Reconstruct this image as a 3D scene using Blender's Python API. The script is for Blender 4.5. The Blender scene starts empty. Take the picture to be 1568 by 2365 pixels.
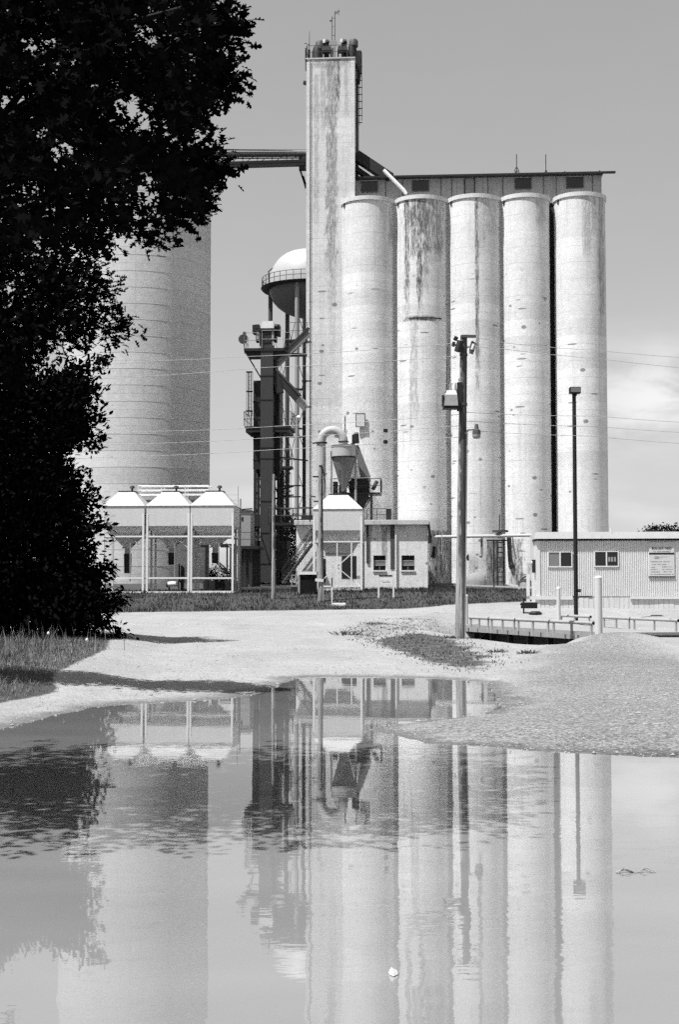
import bpy, bmesh, math, random
import numpy as np
from mathutils import Vector, Matrix, noise as mnoise
random.seed(7); RNG = np.random.default_rng(7)
S = bpy.context.scene; COL = S.collection
PI = math.pi
# ---------------------------------------------------------------- camera model
FP = 3274.0; CX, CY = 784.0, 1182.5; HOR = 1368.0; HC = 1.9
TH = math.atan((HOR - CY) / FP); ct, st = math.cos(TH), math.sin(TH)
def den(py): return ct - (CY - py) / FP * st
def zat(py, d):
    v = (CY - py) / FP
    return HC + d * (st + v * ct) / (ct - v * st)
def P(px, py, d):
    return Vector((d * (px - CX) / FP / den(py), d, zat(py, d)))
def G0(px, py, z=0.0):                       # picture point lying on the level z
    v = (CY - py) / FP
    d = (z - HC) * (ct - v * st) / (st + v * ct)
    return Vector((d * (px - CX) / FP / den(py), d, z))
YAW = -math.radians(4.0)
cam = bpy.data.cameras.new('camera'); camo = bpy.data.objects.new('camera', cam); COL.objects.link(camo)
cam.sensor_fit = 'VERTICAL'; cam.sensor_height = 36.0; cam.lens = 36.0 * FP / 2364.5
cam.clip_start = 0.3; cam.clip_end = 9000
camo.location = (0, 0, HC); camo.rotation_euler = (PI / 2 + TH, 0, 0)
S.camera = camo
# ---------------------------------------------------------------- light
SUN_EL, SUN_AZ = math.radians(63), math.radians(55)       # azimuth: to the left of "behind the camera"
sdir = Vector((-math.sin(SUN_AZ) * math.cos(SUN_EL), -math.cos(SUN_AZ) * math.cos(SUN_EL), math.sin(SUN_EL)))
sl = bpy.data.lights.new('sun', 'SUN'); so = bpy.data.objects.new('sun', sl); COL.objects.link(so)
sl.energy = 5.0; sl.angle = math.radians(0.53); sl.color = (1.0, 1.0, 1.0)
so.rotation_euler = sdir.to_track_quat('Z', 'Y').to_euler()

class NT:
    def __init__(s, tree):
        s.t = tree; s.n = tree.nodes; s.l = tree.links
    def new(s, typ, **kw):
        n = s.n.new(typ)
        for k, v in kw.items(): setattr(n, k, v)
        return n
    def inp(s, n, key, v):
        if v is None: return
        if isinstance(v, bpy.types.NodeSocket): s.l.new(v, n.inputs[key])
        else: n.inputs[key].default_value = v
    def m(s, op, a, b=None, c=None, clamp=False):
        n = s.new('ShaderNodeMath', operation=op, use_clamp=clamp)
        s.inp(n, 0, a); s.inp(n, 1, b); s.inp(n, 2, c)
        return n.outputs[0]
    def step(s, v, a, b, x=0.0, y=1.0):
        n = s.new('ShaderNodeMapRange', interpolation_type='SMOOTHSTEP')
        for i, q in enumerate((v, a, b, x, y)): s.inp(n, i, q)
        return n.outputs[0]
    def noise(s, vec, scale, detail=4, rough=0.6, dist=0.0):
        n = s.new('ShaderNodeTexNoise')
        s.inp(n, 'Vector', vec); s.inp(n, 'Scale', scale); s.inp(n, 'Detail', detail); s.inp(n, 'Roughness', rough); s.inp(n, 'Distortion', dist)
        return n.outputs[0]
    def vor(s, vec, scale, out='Distance', feature='F1'):
        n = s.new('ShaderNodeTexVoronoi', feature=feature)
        s.inp(n, 'Vector', vec); s.inp(n, 'Scale', scale)
        return n.outputs[out]
    def mapv(s, vec, scale=(1, 1, 1), loc=(0, 0, 0)):
        n = s.new('ShaderNodeMapping'); s.inp(n, 'Vector', vec)
        n.inputs['Scale'].default_value = scale; n.inputs['Location'].default_value = loc
        return n.outputs[0]
    def mix(s, f, a, b):            # float mix
        return s.m('ADD', a, s.m('MULTIPLY', f, s.m('SUBTRACT', b, a)))
    def sep(s, vec):
        n = s.new('ShaderNodeSeparateXYZ'); s.inp(n, 0, vec); return n.outputs
    def bump(s, h, strength=0.3, dist=0.05):
        n = s.new('ShaderNodeBump'); s.inp(n, 'Height', h); n.inputs['Strength'].default_value = strength; n.inputs['Distance'].default_value = dist
        return n.outputs[0]

W = bpy.data.worlds.new('World'); S.world = W; W.use_nodes = True
w = NT(W.node_tree); bg = W.node_tree.nodes['Background']
sky = w.new('ShaderNodeTexSky', sky_type='NISHITA', sun_disc=False)
sky.sun_elevation = SUN_EL; sky.sun_rotation = math.atan2(sdir.x, sdir.y)
sky.dust_density = 1.2; sky.air_density = 1.0; sky.altitude = 300
sc_ = w.new('ShaderNodeSeparateColor'); w.l.new(sky.outputs[0], sc_.inputs[0])
lum = w.m('ADD', w.m('MULTIPLY', sc_.outputs[0], 0.34), w.m('ADD', w.m('MULTIPLY', sc_.outputs[1], 0.36), w.m('MULTIPLY', sc_.outputs[2], 0.30)))
tc = w.new('ShaderNodeTexCoord'); dirv = tc.outputs['Generated']
dx, dy, dz = w.sep(dirv)
cn = w.noise(w.mapv(dirv, (1.6, 1.6, 6.0), (3.1, 0.4, 0.2)), 2.4, 7, 0.55, 0.3)
hz = w.m('DIVIDE', dx, w.m('MAXIMUM', dy, 0.05))
gx_ = w.m('POWER', w.m('DIVIDE', w.m('SUBTRACT', hz, 0.235), 0.085), 2.0); gz_ = w.m('POWER', w.m('DIVIDE', w.m('SUBTRACT', dz, 0.135), 0.030), 2.0)
puff = w.m('EXPONENT', w.m('MULTIPLY', w.m('ADD', gx_, gz_), -1.0))
pn = w.noise(w.mapv(dirv, (6, 6, 16), (0.3, 0.1, 0.7)), 2.2, 7, 0.6, 0.4)
puff = w.m('MULTIPLY', puff, w.step(pn, 0.32, 0.62))
cl = w.m('MULTIPLY', w.step(cn, 0.46, 0.72), w.step(dz, 0.30, 0.02))
fine = w.noise(w.mapv(dirv, (1, 1, 2.5)), 6.0, 6, 0.6)
lum = w.m('MULTIPLY', w.m('POWER', w.m('DIVIDE', lum, 4.0), 0.62), 4.0)
tot = w.m('MULTIPLY', lum, w.m('ADD', w.m('ADD', 0.94, w.m('ADD', w.m('MULTIPLY', cl, 0.34), w.m('MULTIPLY', puff, 0.55))), w.m('MULTIPLY', fine, 0.10)))
w.l.new(tot, bg.inputs[0]); bg.inputs[1].default_value = 0.088
S.view_settings.view_transform = 'Standard'; S.view_settings.look = 'None'; S.view_settings.gamma = 1.0
S.view_settings.exposure = 0.72
S.render.engine = 'CYCLES'
S.cycles.use_denoising = False; S.cycles.use_adaptive_sampling = True; S.cycles.adaptive_threshold = 0.12; S.cycles.adaptive_min_samples = 16
S.cycles.max_bounces = 6; S.cycles.transparent_max_bounces = 4

# ---------------------------------------------------------------- materials
def newmat(name):
    m = bpy.data.materials.new(name); m.use_nodes = True
    return m, NT(m.node_tree), m.node_tree.nodes['Principled BSDF']
def MAT(name, val, rough=0.7, amp=0.25, scale=2.0, metal=0.0, bump=0.15, streak=0.0, spec=0.3, fine=30.0):
    m, n, b = newmat(name)
    co = n.new('ShaderNodeTexCoord').outputs['Object']
    a = n.noise(co, scale, 6, 0.65)
    v = n.m('MULTIPLY', val, n.m('ADD', 1.0 - amp, n.m('MULTIPLY', a, 2 * amp)))
    if streak:
        q = n.noise(n.mapv(co, (5, 5, 0.25)), 1.6, 5, 0.7)
        v = n.m('MULTIPLY', v, n.m('SUBTRACT', 1.0, n.m('MULTIPLY', n.step(q, 0.52, 0.75), streak)))
    f = n.noise(co, fine, 3, 0.7)
    v = n.m('MULTIPLY', v, n.m('ADD', 0.85, n.m('MULTIPLY', f, 0.3)))
    n.l.new(v, b.inputs['Base Color'])
    b.inputs['Roughness'].default_value = rough; b.inputs['Metallic'].default_value = metal
    b.inputs['Specular IOR Level'].default_value = spec
    if bump: n.l.new(n.bump(f, bump, 0.02), b.inputs['Normal'])
    return m
def CONCRETE(name, val, streaks=(), spots=0.0, lift=0.0, spotz=(0, 40), blotch=0.14, seed=0.0, vst=0.25):
    """weathered concrete; streaks = (x, halfwidth, z_top, z_bottom, strength, dark value)"""
    m, n, b = newmat(name)
    co0 = n.new('ShaderNodeTexCoord').outputs['Object']
    x, y, z = n.sep(co0)
    co = n.mapv(co0, (1, 1, 1), (seed * 3.7, seed * 1.3, seed * 5.1))
    big = n.noise(co, 0.45, 6, 0.62)
    mid = n.noise(co, 2.6, 6, 0.72)
    fine = n.noise(co, 17.0, 4, 0.8)
    v = n.m('MULTIPLY', val, n.m('ADD', 1 - blotch, n.m('MULTIPLY', big, 2 * blotch)))
    v = n.m('MULTIPLY', v, n.m('ADD', 0.76, n.m('MULTIPLY', mid, 0.48)))
    v = n.m('MULTIPLY', v, n.m('ADD', 0.66, n.m('MULTIPLY', fine, 0.68)))
    vs = n.noise(n.mapv(co, (3.0, 3.0, 0.09)), 1.5, 5, 0.7)
    v = n.m('MULTIPLY', v, n.m('SUBTRACT', 1.0, n.m('MULTIPLY', n.step(vs, 0.5, 0.8), vst)))
    if lift:
        fr = n.m('FRACT', n.m('DIVIDE', n.m('ADD', z, n.m('MULTIPLY', n.noise(co, 0.5, 2), 0.10)), lift))
        ln = n.m('MULTIPLY', n.step(n.m('ABSOLUTE', n.m('SUBTRACT', fr, 0.5)), 0.03, 0.0), n.step(big, 0.35, 0.6))
        v = n.m('MULTIPLY', v, n.m('SUBTRACT', 1.0, n.m('MULTIPLY', ln, 0.28)))
        row = n.m('FLOOR', n.m('DIVIDE', z, lift))
        wn = n.new('ShaderNodeTexWhiteNoise', noise_dimensions='1D'); n.l.new(n.m('ADD', row, seed), wn.inputs['W'])
        v = n.m('MULTIPLY', v, n.m('ADD', 0.90, n.m('MULTIPLY', wn.outputs[0], 0.15)))
    jag = n.noise(n.mapv(co, (1.5, 1.5, 0.5)), 2.2, 5, 0.75)
    pat = n.noise(n.mapv(co, (2.6, 2.6, .55)), 2.3, 7, 0.85)
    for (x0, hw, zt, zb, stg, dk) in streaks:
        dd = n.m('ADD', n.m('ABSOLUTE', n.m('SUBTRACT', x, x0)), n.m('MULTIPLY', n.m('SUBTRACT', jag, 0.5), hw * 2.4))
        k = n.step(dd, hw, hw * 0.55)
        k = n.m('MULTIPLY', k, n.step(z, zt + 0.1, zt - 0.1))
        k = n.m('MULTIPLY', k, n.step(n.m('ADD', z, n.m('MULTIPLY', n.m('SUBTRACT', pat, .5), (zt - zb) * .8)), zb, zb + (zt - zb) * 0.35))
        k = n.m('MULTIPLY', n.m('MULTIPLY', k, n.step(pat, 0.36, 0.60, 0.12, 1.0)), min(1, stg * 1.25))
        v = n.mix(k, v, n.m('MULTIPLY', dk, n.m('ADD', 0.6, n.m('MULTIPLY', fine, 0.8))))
    if spots:
        sv = n.mapv(co, (1.0, 1.0, 1.35))
        vo = n.new('ShaderNodeTexVoronoi', feature='F1'); n.l.new(sv, vo.inputs['Vector']); vo.inputs['Scale'].default_value = 0.85
        vo.inputs['Randomness'].default_value = 1.0
        r1 = n.sep(vo.outputs['Color'])
        rad = n.m('ADD', n.m('MULTIPLY', r1[1], 0.10), n.m('ADD', -0.02, n.m('MULTIPLY', mid, 0.16)))
        k = n.m('MULTIPLY', n.step(n.m('SUBTRACT', vo.outputs['Distance'], rad), 0.03, -0.01), n.step(r1[0], 1 - spots * 1.6 - .02, 1 - spots * 1.6 + .02))
        k = n.m('MULTIPLY', k, n.step(z, spotz[1], spotz[1] - 4)); k = n.m('MULTIPLY', k, 0.75)
        v = n.mix(k, v, n.m('MULTIPLY', val, 0.17))
        # long thin spalls along the lift lines
        v2 = n.new('ShaderNodeTexVoronoi', feature='F1'); n.l.new(n.mapv(co, (0.75, 0.75, 4.2), (1.7, 2.9, .3)), v2.inputs['Vector']); v2.inputs['Scale'].default_value = 0.8
        r2 = n.sep(v2.outputs['Color'])
        rad2 = n.m('ADD', 0.06, n.m('MULTIPLY', mid, 0.32))
        k2 = n.m('MULTIPLY', n.step(n.m('SUBTRACT', v2.outputs['Distance'], rad2), 0.03, -0.02), n.step(r2[0], 1 - spots * .32, 1 - spots * .32 + .03))
        k2 = n.m('MULTIPLY', n.m('MULTIPLY', k2, n.step(z, spotz[1], spotz[1] - 4)), 0.72)
        v = n.mix(k2, v, n.m('MULTIPLY', val, 0.17))
    n.l.new(v, b.inputs['Base Color'])
    b.inputs['Roughness'].default_value = 0.95; b.inputs['Specular IOR Level'].default_value = 0.1
    h = n.m('ADD', n.m('MULTIPLY', mid, 0.6), n.m('MULTIPLY', fine, 0.5))
    n.l.new(n.bump(h, 0.45, 0.05), b.inputs['Normal'])
    return m
M = {}
M['white'] = MAT('white_paint', 0.6, 0.55, 0.10, 1.5, streak=0.18)
M['whitefresh'] = MAT('fresh_white_paint', 0.62, 0.5, 0.06, 2.0)
M['binwall'] = MAT('bin_white_steel', 0.5, 0.6, 0.10, 1.2, streak=0.12, bump=0.1)
M['binroof'] = MAT('bin_roof_steel', 0.39, 0.6, 0.30, 7.0, bump=0.5, fine=16, streak=.25)
M['hopper'] = MAT('hopper_grey_steel', 0.46, 0.6, 0.10, 1.6, streak=0.15)
M['galv'] = MAT('galvanised_steel', 0.24, 0.5, 0.18, 3.0, metal=0.0, streak=0.2)
M['galvdark'] = MAT('weathered_galvanised_steel', 0.06, 0.6, 0.2, 2.5, streak=0.3)
M['casing'] = MAT('leg_casing_steel', 0.032, 0.55, 0.14, 1.8, streak=0.2)
M['dryer'] = MAT('dryer_dark_steel', 0.013, 0.6, 0.25, 2.0, streak=0.3)
M['dark'] = MAT('dark_steel', 0.012, 0.6, 0.2, 3.0)
M['black'] = MAT('black_rubber', 0.006, 0.7, 0.2, 3.0)
M['pipe'] = MAT('grey_painted_pipe', 0.3, 0.5, 0.12, 3.0, streak=0.25)
M['duct'] = MAT('pale_duct_steel', 0.36, 0.45, 0.12, 2.5, streak=0.2)
M['duct2'] = MAT('dull_duct_steel', 0.13, 0.5, 0.15, 2.5, streak=0.2)
M['tankwhite'] = MAT('water_tank_paint', 0.36, 0.5, 0.05, 0.4, bump=0)
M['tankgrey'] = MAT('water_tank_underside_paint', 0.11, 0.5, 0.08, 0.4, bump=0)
M['roofdark'] = MAT('dark_roof_felt', 0.012, 0.8, 0.2, 3.0)
M['glass'] = MAT('dark_window_glass', 0.012, 0.08, 0.1, 2.0, bump=0, spec=0.5)
M['glassgrey'] = MAT('screened_window_glass', 0.16, 0.3, 0.1, 2.0, bump=0, spec=0.5)
M['siding'] = MAT('trailer_metal_siding', 0.58, 0.5, 0.08, 1.5, streak=0.15, bump=0.05)
M['fascia'] = MAT('fascia_sheet', 0.33, 0.6, 0.15, 1.0, streak=.2)
M['trim'] = MAT('white_trim', 0.55, 0.5, 0.08, 2.0)
M['signw'] = MAT('pale_sign_board', 0.46, 0.5, 0.05, 1.5, bump=0.03)
M['ink'] = MAT('black_lettering', 0.01, 0.6, 0.05, 2.0, bump=0)
M['inkgrey'] = MAT('grey_lettering', 0.16, 0.6, 0.05, 2.0, bump=0)
M['wire'] = MAT('aluminium_wire', 0.3, 0.5, 0.05, 1.0, bump=0)
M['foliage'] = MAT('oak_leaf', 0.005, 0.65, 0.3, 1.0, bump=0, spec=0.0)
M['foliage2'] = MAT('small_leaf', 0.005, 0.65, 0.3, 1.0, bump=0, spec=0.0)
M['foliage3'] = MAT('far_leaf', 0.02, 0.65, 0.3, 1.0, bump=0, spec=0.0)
M['bark'] = MAT('dark_bark', 0.003, 0.9, 0.3, 4.0, bump=0.6)
M['stone'] = MAT('gravel_stone', 0.25, 0.9, 0.35, 8.0, bump=0.3)
M['plain'] = CONCRETE('slab_concrete', 0.42, blotch=0.15)
M['mound'] = CONCRETE('mound_concrete', 0.24, blotch=.2)
M['gap'] = CONCRETE('shade_and_spall_concrete', 0.05, blotch=0.3, vst=.5)  # near-black: shade between silos put into the colour; also the spall ledge

def wood():
    m, n, b = newmat('weathered_pole_wood')
    co = n.new('ShaderNodeTexCoord').outputs['Object']
    x, y, z = n.sep(co)
    a = n.noise(n.mapv(co, (9, 9, 0.35)), 2.0, 7, 0.75)
    c = n.noise(n.mapv(co, (1.2, 1.2, 0.5)), 1.6, 4, 0.7)
    v = n.m('ADD', 0.06, n.m('MULTIPLY', n.step(a, 0.28, 0.70), 0.34))
    k = n.step(n.m('ADD', c, n.m('MULTIPLY', x, 1.5)), 0.48, 0.60)        # darker towards the right side
    v = n.mix(n.m('MULTIPLY', k, n.step(z, 1.5, 3.5, 0.35, 0.8)), v, 0.022)
    n.l.new(v, b.inputs['Base Color']); b.inputs['Roughness'].default_value = 0.9; b.inputs['Specular IOR Level'].default_value = 0.1
    n.l.new(n.bump(a, 0.6, 0.02), b.inputs['Normal'])
    return m
M['wood'] = wood()
def grassmat(name, lo, hi):
    m, n, b = newmat(name)
    co = n.new('ShaderNodeTexCoord').outputs['Object']
    a = n.noise(co, 1.1, 5, 0.7); f = n.noise(co, 23.0, 3, 0.7)
    v = n.mix(n.m('MULTIPLY', n.step(a, 0.35, 0.65), n.m('ADD', .4, n.m('MULTIPLY', f, 1.2))), lo, hi)
    n.l.new(v, b.inputs['Base Color']); b.inputs['Roughness'].default_value = 0.8; b.inputs['Specular IOR Level'].default_value = 0.1
    return m
M['lawn'] = grassmat('mown_grass', 0.022, 0.075)
M['tall'] = grassmat('tall_dry_grass', 0.09, 0.27)
M['weed'] = grassmat('low_weeds', 0.05, 0.16)

# ---------------------------------------------------------------- mesh helpers
def tag(o, label=None, cat=None, group=None, kind=None):
    if label: o['label'] = label
    if cat: o['category'] = cat
    if group: o['group'] = group
    if kind: o['kind'] = kind
    return o
class MB:
    def __init__(s): s.b = bmesh.new()
    def poly(s, pts):
        return s.b.faces.new([s.b.verts.new(p) for p in pts])
    def box(s, x0, x1, y0, y1, z0, z1, mat=None):
        c = [(x0, y0, z0), (x1, y0, z0), (x1, y1, z0), (x0, y1, z0), (x0, y0, z1), (x1, y0, z1), (x1, y1, z1), (x0, y1, z1)]
        if mat is not None: c = [mat @ Vector(q) for q in c]
        v = [s.b.verts.new(q) for q in c]
        for f in ((0, 3, 2, 1), (4, 5, 6, 7), (0, 1, 5, 4), (1, 2, 6, 5), (2, 3, 7, 6), (3, 0, 4, 7)):
            s.b.faces.new([v[i] for i in f])
        return s
    def loft(s, rings, cap=True):
        R = [[s.b.verts.new(p) for p in r] for r in rings]; k = len(R[0])
        for a, b in zip(R, R[1:]):
            for i in range(k):
                s.b.faces.new((a[i], a[(i + 1) % k], b[(i + 1) % k], b[i]))
        if cap:
            s.b.faces.new(R[0][::-1]); s.b.faces.new(R[-1])
        return s
    def frus(s, x0, x1, y0, y1, za, X0, X1, Y0, Y1, zb):       # box with different top
        return s.loft([[(x0, y0, za), (x1, y0, za), (x1, y1, za), (x0, y1, za)], [(X0, Y0, zb), (X1, Y0, zb), (X1, Y1, zb), (X0, Y1, zb)]])
    def tube(s, pts, r, n=8, cap=True):
        pts = [Vector(p) for p in pts]; rs = r if isinstance(r, (list, tuple)) else [r] * len(pts)
        rings = []; prev = None
        for i, p in enumerate(pts):
            t = (pts[min(i + 1, len(pts) - 1)] - pts[max(i - 1, 0)]).normalized()
            if prev is None:
                a = t.cross(Vector((0, 0, 1)))
                if a.length < 1e-3: a = t.cross(Vector((0, 1, 0)))
            else:
                a = prev - t * prev.dot(t)
            a.normalize(); prev = a.copy(); c = t.cross(a)
            rings.append([p + (a * math.cos(2 * PI * k / n) + c * math.sin(2 * PI * k / n)) * rs[i] for k in range(n)])
        return s.loft(rings, cap)
    def bar(s, p, q, wx, wy=None):                             # rectangular bar between points
        p, q = Vector(p), Vector(q); wy = wy or wx
        t = (q - p).normalized(); a = t.cross(Vector((0, 1, 0)))
        if a.length < 1e-3: a = t.cross(Vector((0, 0, 1)))
        a.normalize(); c = t.cross(a)
        return s.loft([[o + a * i * wx / 2 + c * j * wy / 2 for i, j in ((-1, -1), (1, -1), (1, 1), (-1, 1))] for o in (p, q)])
    def lathe(s, prof, n=48, c=(0, 0), cap=True, sx=1.0, sy=1.0):
        return s.loft([[(c[0] + r * sx * math.cos(2 * PI * k / n), c[1] + r * sy * math.sin(2 * PI * k / n), z) for k in range(n)] for r, z in prof], cap)
    def rail(s, pts, h, posts=None, r=0.02, mid=1, n=5):
        pts = [Vector(p) for p in pts]; up = Vector((0, 0, 1))
        for a, b in zip(pts, pts[1:]):
            for k in range(mid + 1):
                hh = h * (k + 1) / (mid + 1); s.tube([a + up * hh, b + up * hh], r, n)
            L = (b - a).length; m = max(1, round(L / (posts or 1.5)))
            for k in range(m + 1):
                q = a.lerp(b, k / m); s.tube([q, q + up * h], r, n)
        return s
    def done(s, name, mat, parent=None, smooth=False, loc=None, rotz=None):
        bmesh.ops.recalc_face_normals(s.b, faces=s.b.faces)
        me = bpy.data.meshes.new(name); s.b.to_mesh(me); s.b.free()
        me.materials.append(mat if not isinstance(mat, str) else M[mat])
        if smooth:
            me.polygons.foreach_set('use_smooth', [True] * len(me.polygons))
            try: me.set_sharp_from_angle(angle=math.radians(40))
            except Exception: pass
        o = bpy.data.objects.new(name, me); COL.objects.link(o)
        if parent: o.parent = parent
        if loc is not None: o.location = loc
        if rotz is not None: o.rotation_euler = (0, 0, rotz)
        return o
def thing(name, label, cat, loc, rotz=0.0, group=None):
    o = bpy.data.objects.new(name, None); o.empty_display_size = 0.3; COL.objects.link(o)
    o.location = loc; o.rotation_euler = (0, 0, rotz)
    return tag(o, label, cat, group)
def arrmesh(name, verts, k, mat, parent=None):
    verts = np.asarray(verts, dtype=np.float32).reshape(-1, 3); nf = len(verts) // k
    me = bpy.data.meshes.new(name)
    me.vertices.add(len(verts)); me.vertices.foreach_set('co', verts.ravel())
    me.loops.add(nf * k); me.loops.foreach_set('vertex_index', np.arange(nf * k, dtype=np.int32))
    me.polygons.add(nf); me.polygons.foreach_set('loop_start', np.arange(nf, dtype=np.int32) * k)
    try: me.polygons.foreach_set('loop_total', np.full(nf, k, dtype=np.int32))
    except Exception: pass
    me.update(calc_edges=True); me.validate()
    me.materials.append(M[mat] if isinstance(mat, str) else mat)
    o = bpy.data.objects.new(name, me); COL.objects.link(o)
    if parent: o.parent = parent
    return o
class Fr:                                     # local frame of a thing standing at distance d
    def __init__(s, px, py, d, zb, yaw=YAW):
        s.px, s.py, s.d, s.zb = px, py, d, zb
        p = P(px, py, d); s.loc = Vector((p.x, d, zb)); s.k = d / FP / den(py) / math.cos(yaw); s.yaw = yaw
    def x(s, px):                             # local x of picture column px on the front plane
        u = (px - CX) / FP / den(s.py); c, n = math.cos(s.yaw), math.sin(s.yaw)
        return (u * s.loc.y - s.loc.x) / (c - u * n)
    def z(s, py, y=0.0): return zat(py, s.d + y) - s.zb
# ---------------------------------------------------------------- terrain
PUD = [(-420, 1700), (0, 1684), (60, 1668), (130, 1650), (200, 1634), (330, 1624), (480, 1617), (560, 1607), (600, 1599), (645, 1582), (680, 1566), (760, 1562),
       (850, 1563), (1000, 1567), (1080, 1571), (1135, 1577), (1140, 1592), (1150, 1612), (1168, 1632), (1120, 1650), (1000, 1662), (910, 1674), (872, 1684), (905, 1697), (1000, 1716),
       (1200, 1731), (1350, 1738), (1568, 1751), (1900, 1775)]
PW = [G0(*q).xy for q in PUD]
PW += [Vector((12, 12)), Vector((11, 5)), Vector((7, -4)), Vector((0, -7)), Vector((-7, -5)), Vector((-10, 6)), Vector((-10.5, 13))]
PWA = np.array([(q.x, q.y) for q in PW])
def sdpoly(X, Y, poly):
    X = np.asarray(X, float); Y = np.asarray(Y, float)
    d2 = np.full(X.shape, 1e18); ins = np.zeros(X.shape, bool)
    n = len(poly)
    for i in range(n):
        ax, ay = poly[i]; bx, by = poly[(i + 1) % n]
        ex, ey = bx - ax, by - ay; L = ex * ex + ey * ey + 1e-12
        t = np.clip(((X - ax) * ex + (Y - ay) * ey) / L, 0, 1)
        d2 = np.minimum(d2, (X - ax - t * ex) ** 2 + (Y - ay - t * ey) ** 2)
        c = ((ay > Y) != (by > Y)) & (X < ex * (Y - ay) / (ey if abs(ey) > 1e-12 else 1e-12) + ax)
        ins ^= c
    d = np.sqrt(d2)
    return np.where(ins, -d, d)
def sst(v, a, b):
    t = np.clip((v - a) / (b - a), 0, 1); return t * t * (3 - 2 * t)
def wob(X, Y, f, s=0.0):
    return (np.sin(X * f * 1.0 + 1.3 * np.sin(Y * f * .7 + s)) + np.sin(Y * f * 1.37 + 1.7 * np.sin(X * f * .83 + 2 * s) + s) + np.sin((X + Y) * f * 2.1 + s * 3) * .5) / 2.5
D0, D1 = Vector((5.30, 59.5)), Vector((8.72, 47.9))      # near edge of the weighbridge
dd_ = (D1 - D0).normalized(); dn_ = Vector((dd_.y, -dd_.x))  # dn_: toward the camera side (left/front)
if dn_.x > 0: dn_ = -dn_
DL = (D1 - D0).length
LAWN_X = [-16, -11, 5, 10.8, 14]; LAWN_Y = [66.5, 68, 74, 80, 82]
def ground(X, Y):
    X = np.asarray(X, float); Y = np.asarray(Y, float)
    left = np.interp(Y, [-100, -10, 5, 25, 32, 40, 47, 56, 62, 68, 74, 80, 90, 400], [.6, .5, .3, .10, .06, .2, .38, .66, .84, .93, 1.06, 1.4, 1.7, 1.2])
    right = np.interp(Y, [-100, -10, 5, 25, 32, 40, 47, 60, 64, 68, 75, 80, 90, 400], [.6, .5, .35, .20, .22, .28, .36, .48, .70, 1.17, 1.25, 1.4, 1.7, 1.2])
    wr = sst(X, 3.0, 6.5); b = left * (1 - wr) + right * wr
    b = b + .36 * np.exp(-((X - 8.7) / 1.5) ** 2 - ((Y - 43.5) / 3.2) ** 2)
    ye = np.interp(X, LAWN_X, LAWN_Y)
    em = np.interp(Y, [60, 68, 82, 95, 103, 110, 130, 200, 400], [.8, .95, 1.88, 2.12, 2.55, 2.65, 2.6, 1.0, 0.5])
    t = sst(Y, ye, ye + 9) * sst(-X, -17.5, -11.5 - 0 * Y)
    b = b * (1 - t) + np.maximum(em, b) * t
    lb = sst(-X, 3.2 + (Y - 24) * .09, 5.0 + (Y - 24) * .10) * sst(Y, 20, 23) * (1 - sst(Y, 44, 52))     # grassy bank at the left
    b = b + .22 * lb
    far = sst(Y, 130, 260); b = b * (1 - far) + .8 * far
    # pit under and in front of the weighbridge
    tt = (X - D0.x) * dd_.x + (Y - D0.y) * dd_.y; ss = (X - D0.x) * dn_.x + (Y - D0.y) * dn_.y
    pit = sst(tt, -.2, .5) * (1 - sst(tt, DL - .5, DL + .1)) * (1 - sst(ss, .7, 1.7)) * sst(ss, -3.6, -3.3)
    lip = sst(tt, -.6, .8) * (1 - sst(tt, DL + 1.5, DL + 5)) * sst(ss, -.2, .3) * (1 - sst(ss, 2.6, 4.4)) * (1 - sst(X, 6.9, 8.3))
    b = b * (1 - lip) + np.minimum(b, .02) * lip
    b = b * (1 - pit) + (-.45) * pit
    sd = sdpoly(X, Y, PWA) + wob(X, Y, 2.3) * .10 + wob(X, Y, 6.1, 2) * .05
    z = np.where(sd > 0, np.minimum(b, .004 + sd * .075), np.maximum(sd * .07, -.3))
    z = z + np.where(sd > .3, wob(X, Y, 1.1, 1) * .018 + wob(X, Y, 3.7, 4) * .004, 0) * (Y < 64)
    return z
def gz(x, y): return float(ground(np.array([x]), np.array([y]))[0])
def axis(parts):
    o = []
    for a, b, st_ in parts: o += list(np.arange(a, b, st_))
    return np.array(o)
gx = axis([(-2500, -300, 400), (-300, -60, 40), (-60, -22, 4), (-22, -13, .8), (-13, 15, .2), (15, 24, .8), (24, 60, 4), (60, 300, 40), (300, 2900, 400)])
gy = axis([(-600, -60, 90), (-60, -10, 8), (-10, 8, 1), (8, 48, .16), (48, 64, .3), (64, 112, .5), (112, 140, 3), (140, 300, 20), (300, 1000, 100), (1000, 5200, 600)])
GX, GY = np.meshgrid(gx, gy); GZ = ground(GX, GY)
nx, ny = len(gx), len(gy)
idx = np.arange(nx * ny).reshape(ny, nx)
q = np.stack([idx[:-1, :-1], idx[:-1, 1:], idx[1:, 1:], idx[1:, :-1]], -1).reshape(-1, 4)
me = bpy.data.meshes.new('ground'); me.vertices.add(nx * ny)
me.vertices.foreach_set('co', np.stack([GX, GY, GZ], -1).astype(np.float32).ravel())
me.loops.add(q.size); me.loops.foreach_set('vertex_index', q.astype(np.int32).ravel())
me.polygons.add(len(q)); me.polygons.foreach_set('loop_start', np.arange(len(q), dtype=np.int32) * 4)
me.update(calc_edges=True); me.validate()
me.polygons.foreach_set('use_smooth', [True] * len(q))
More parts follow.
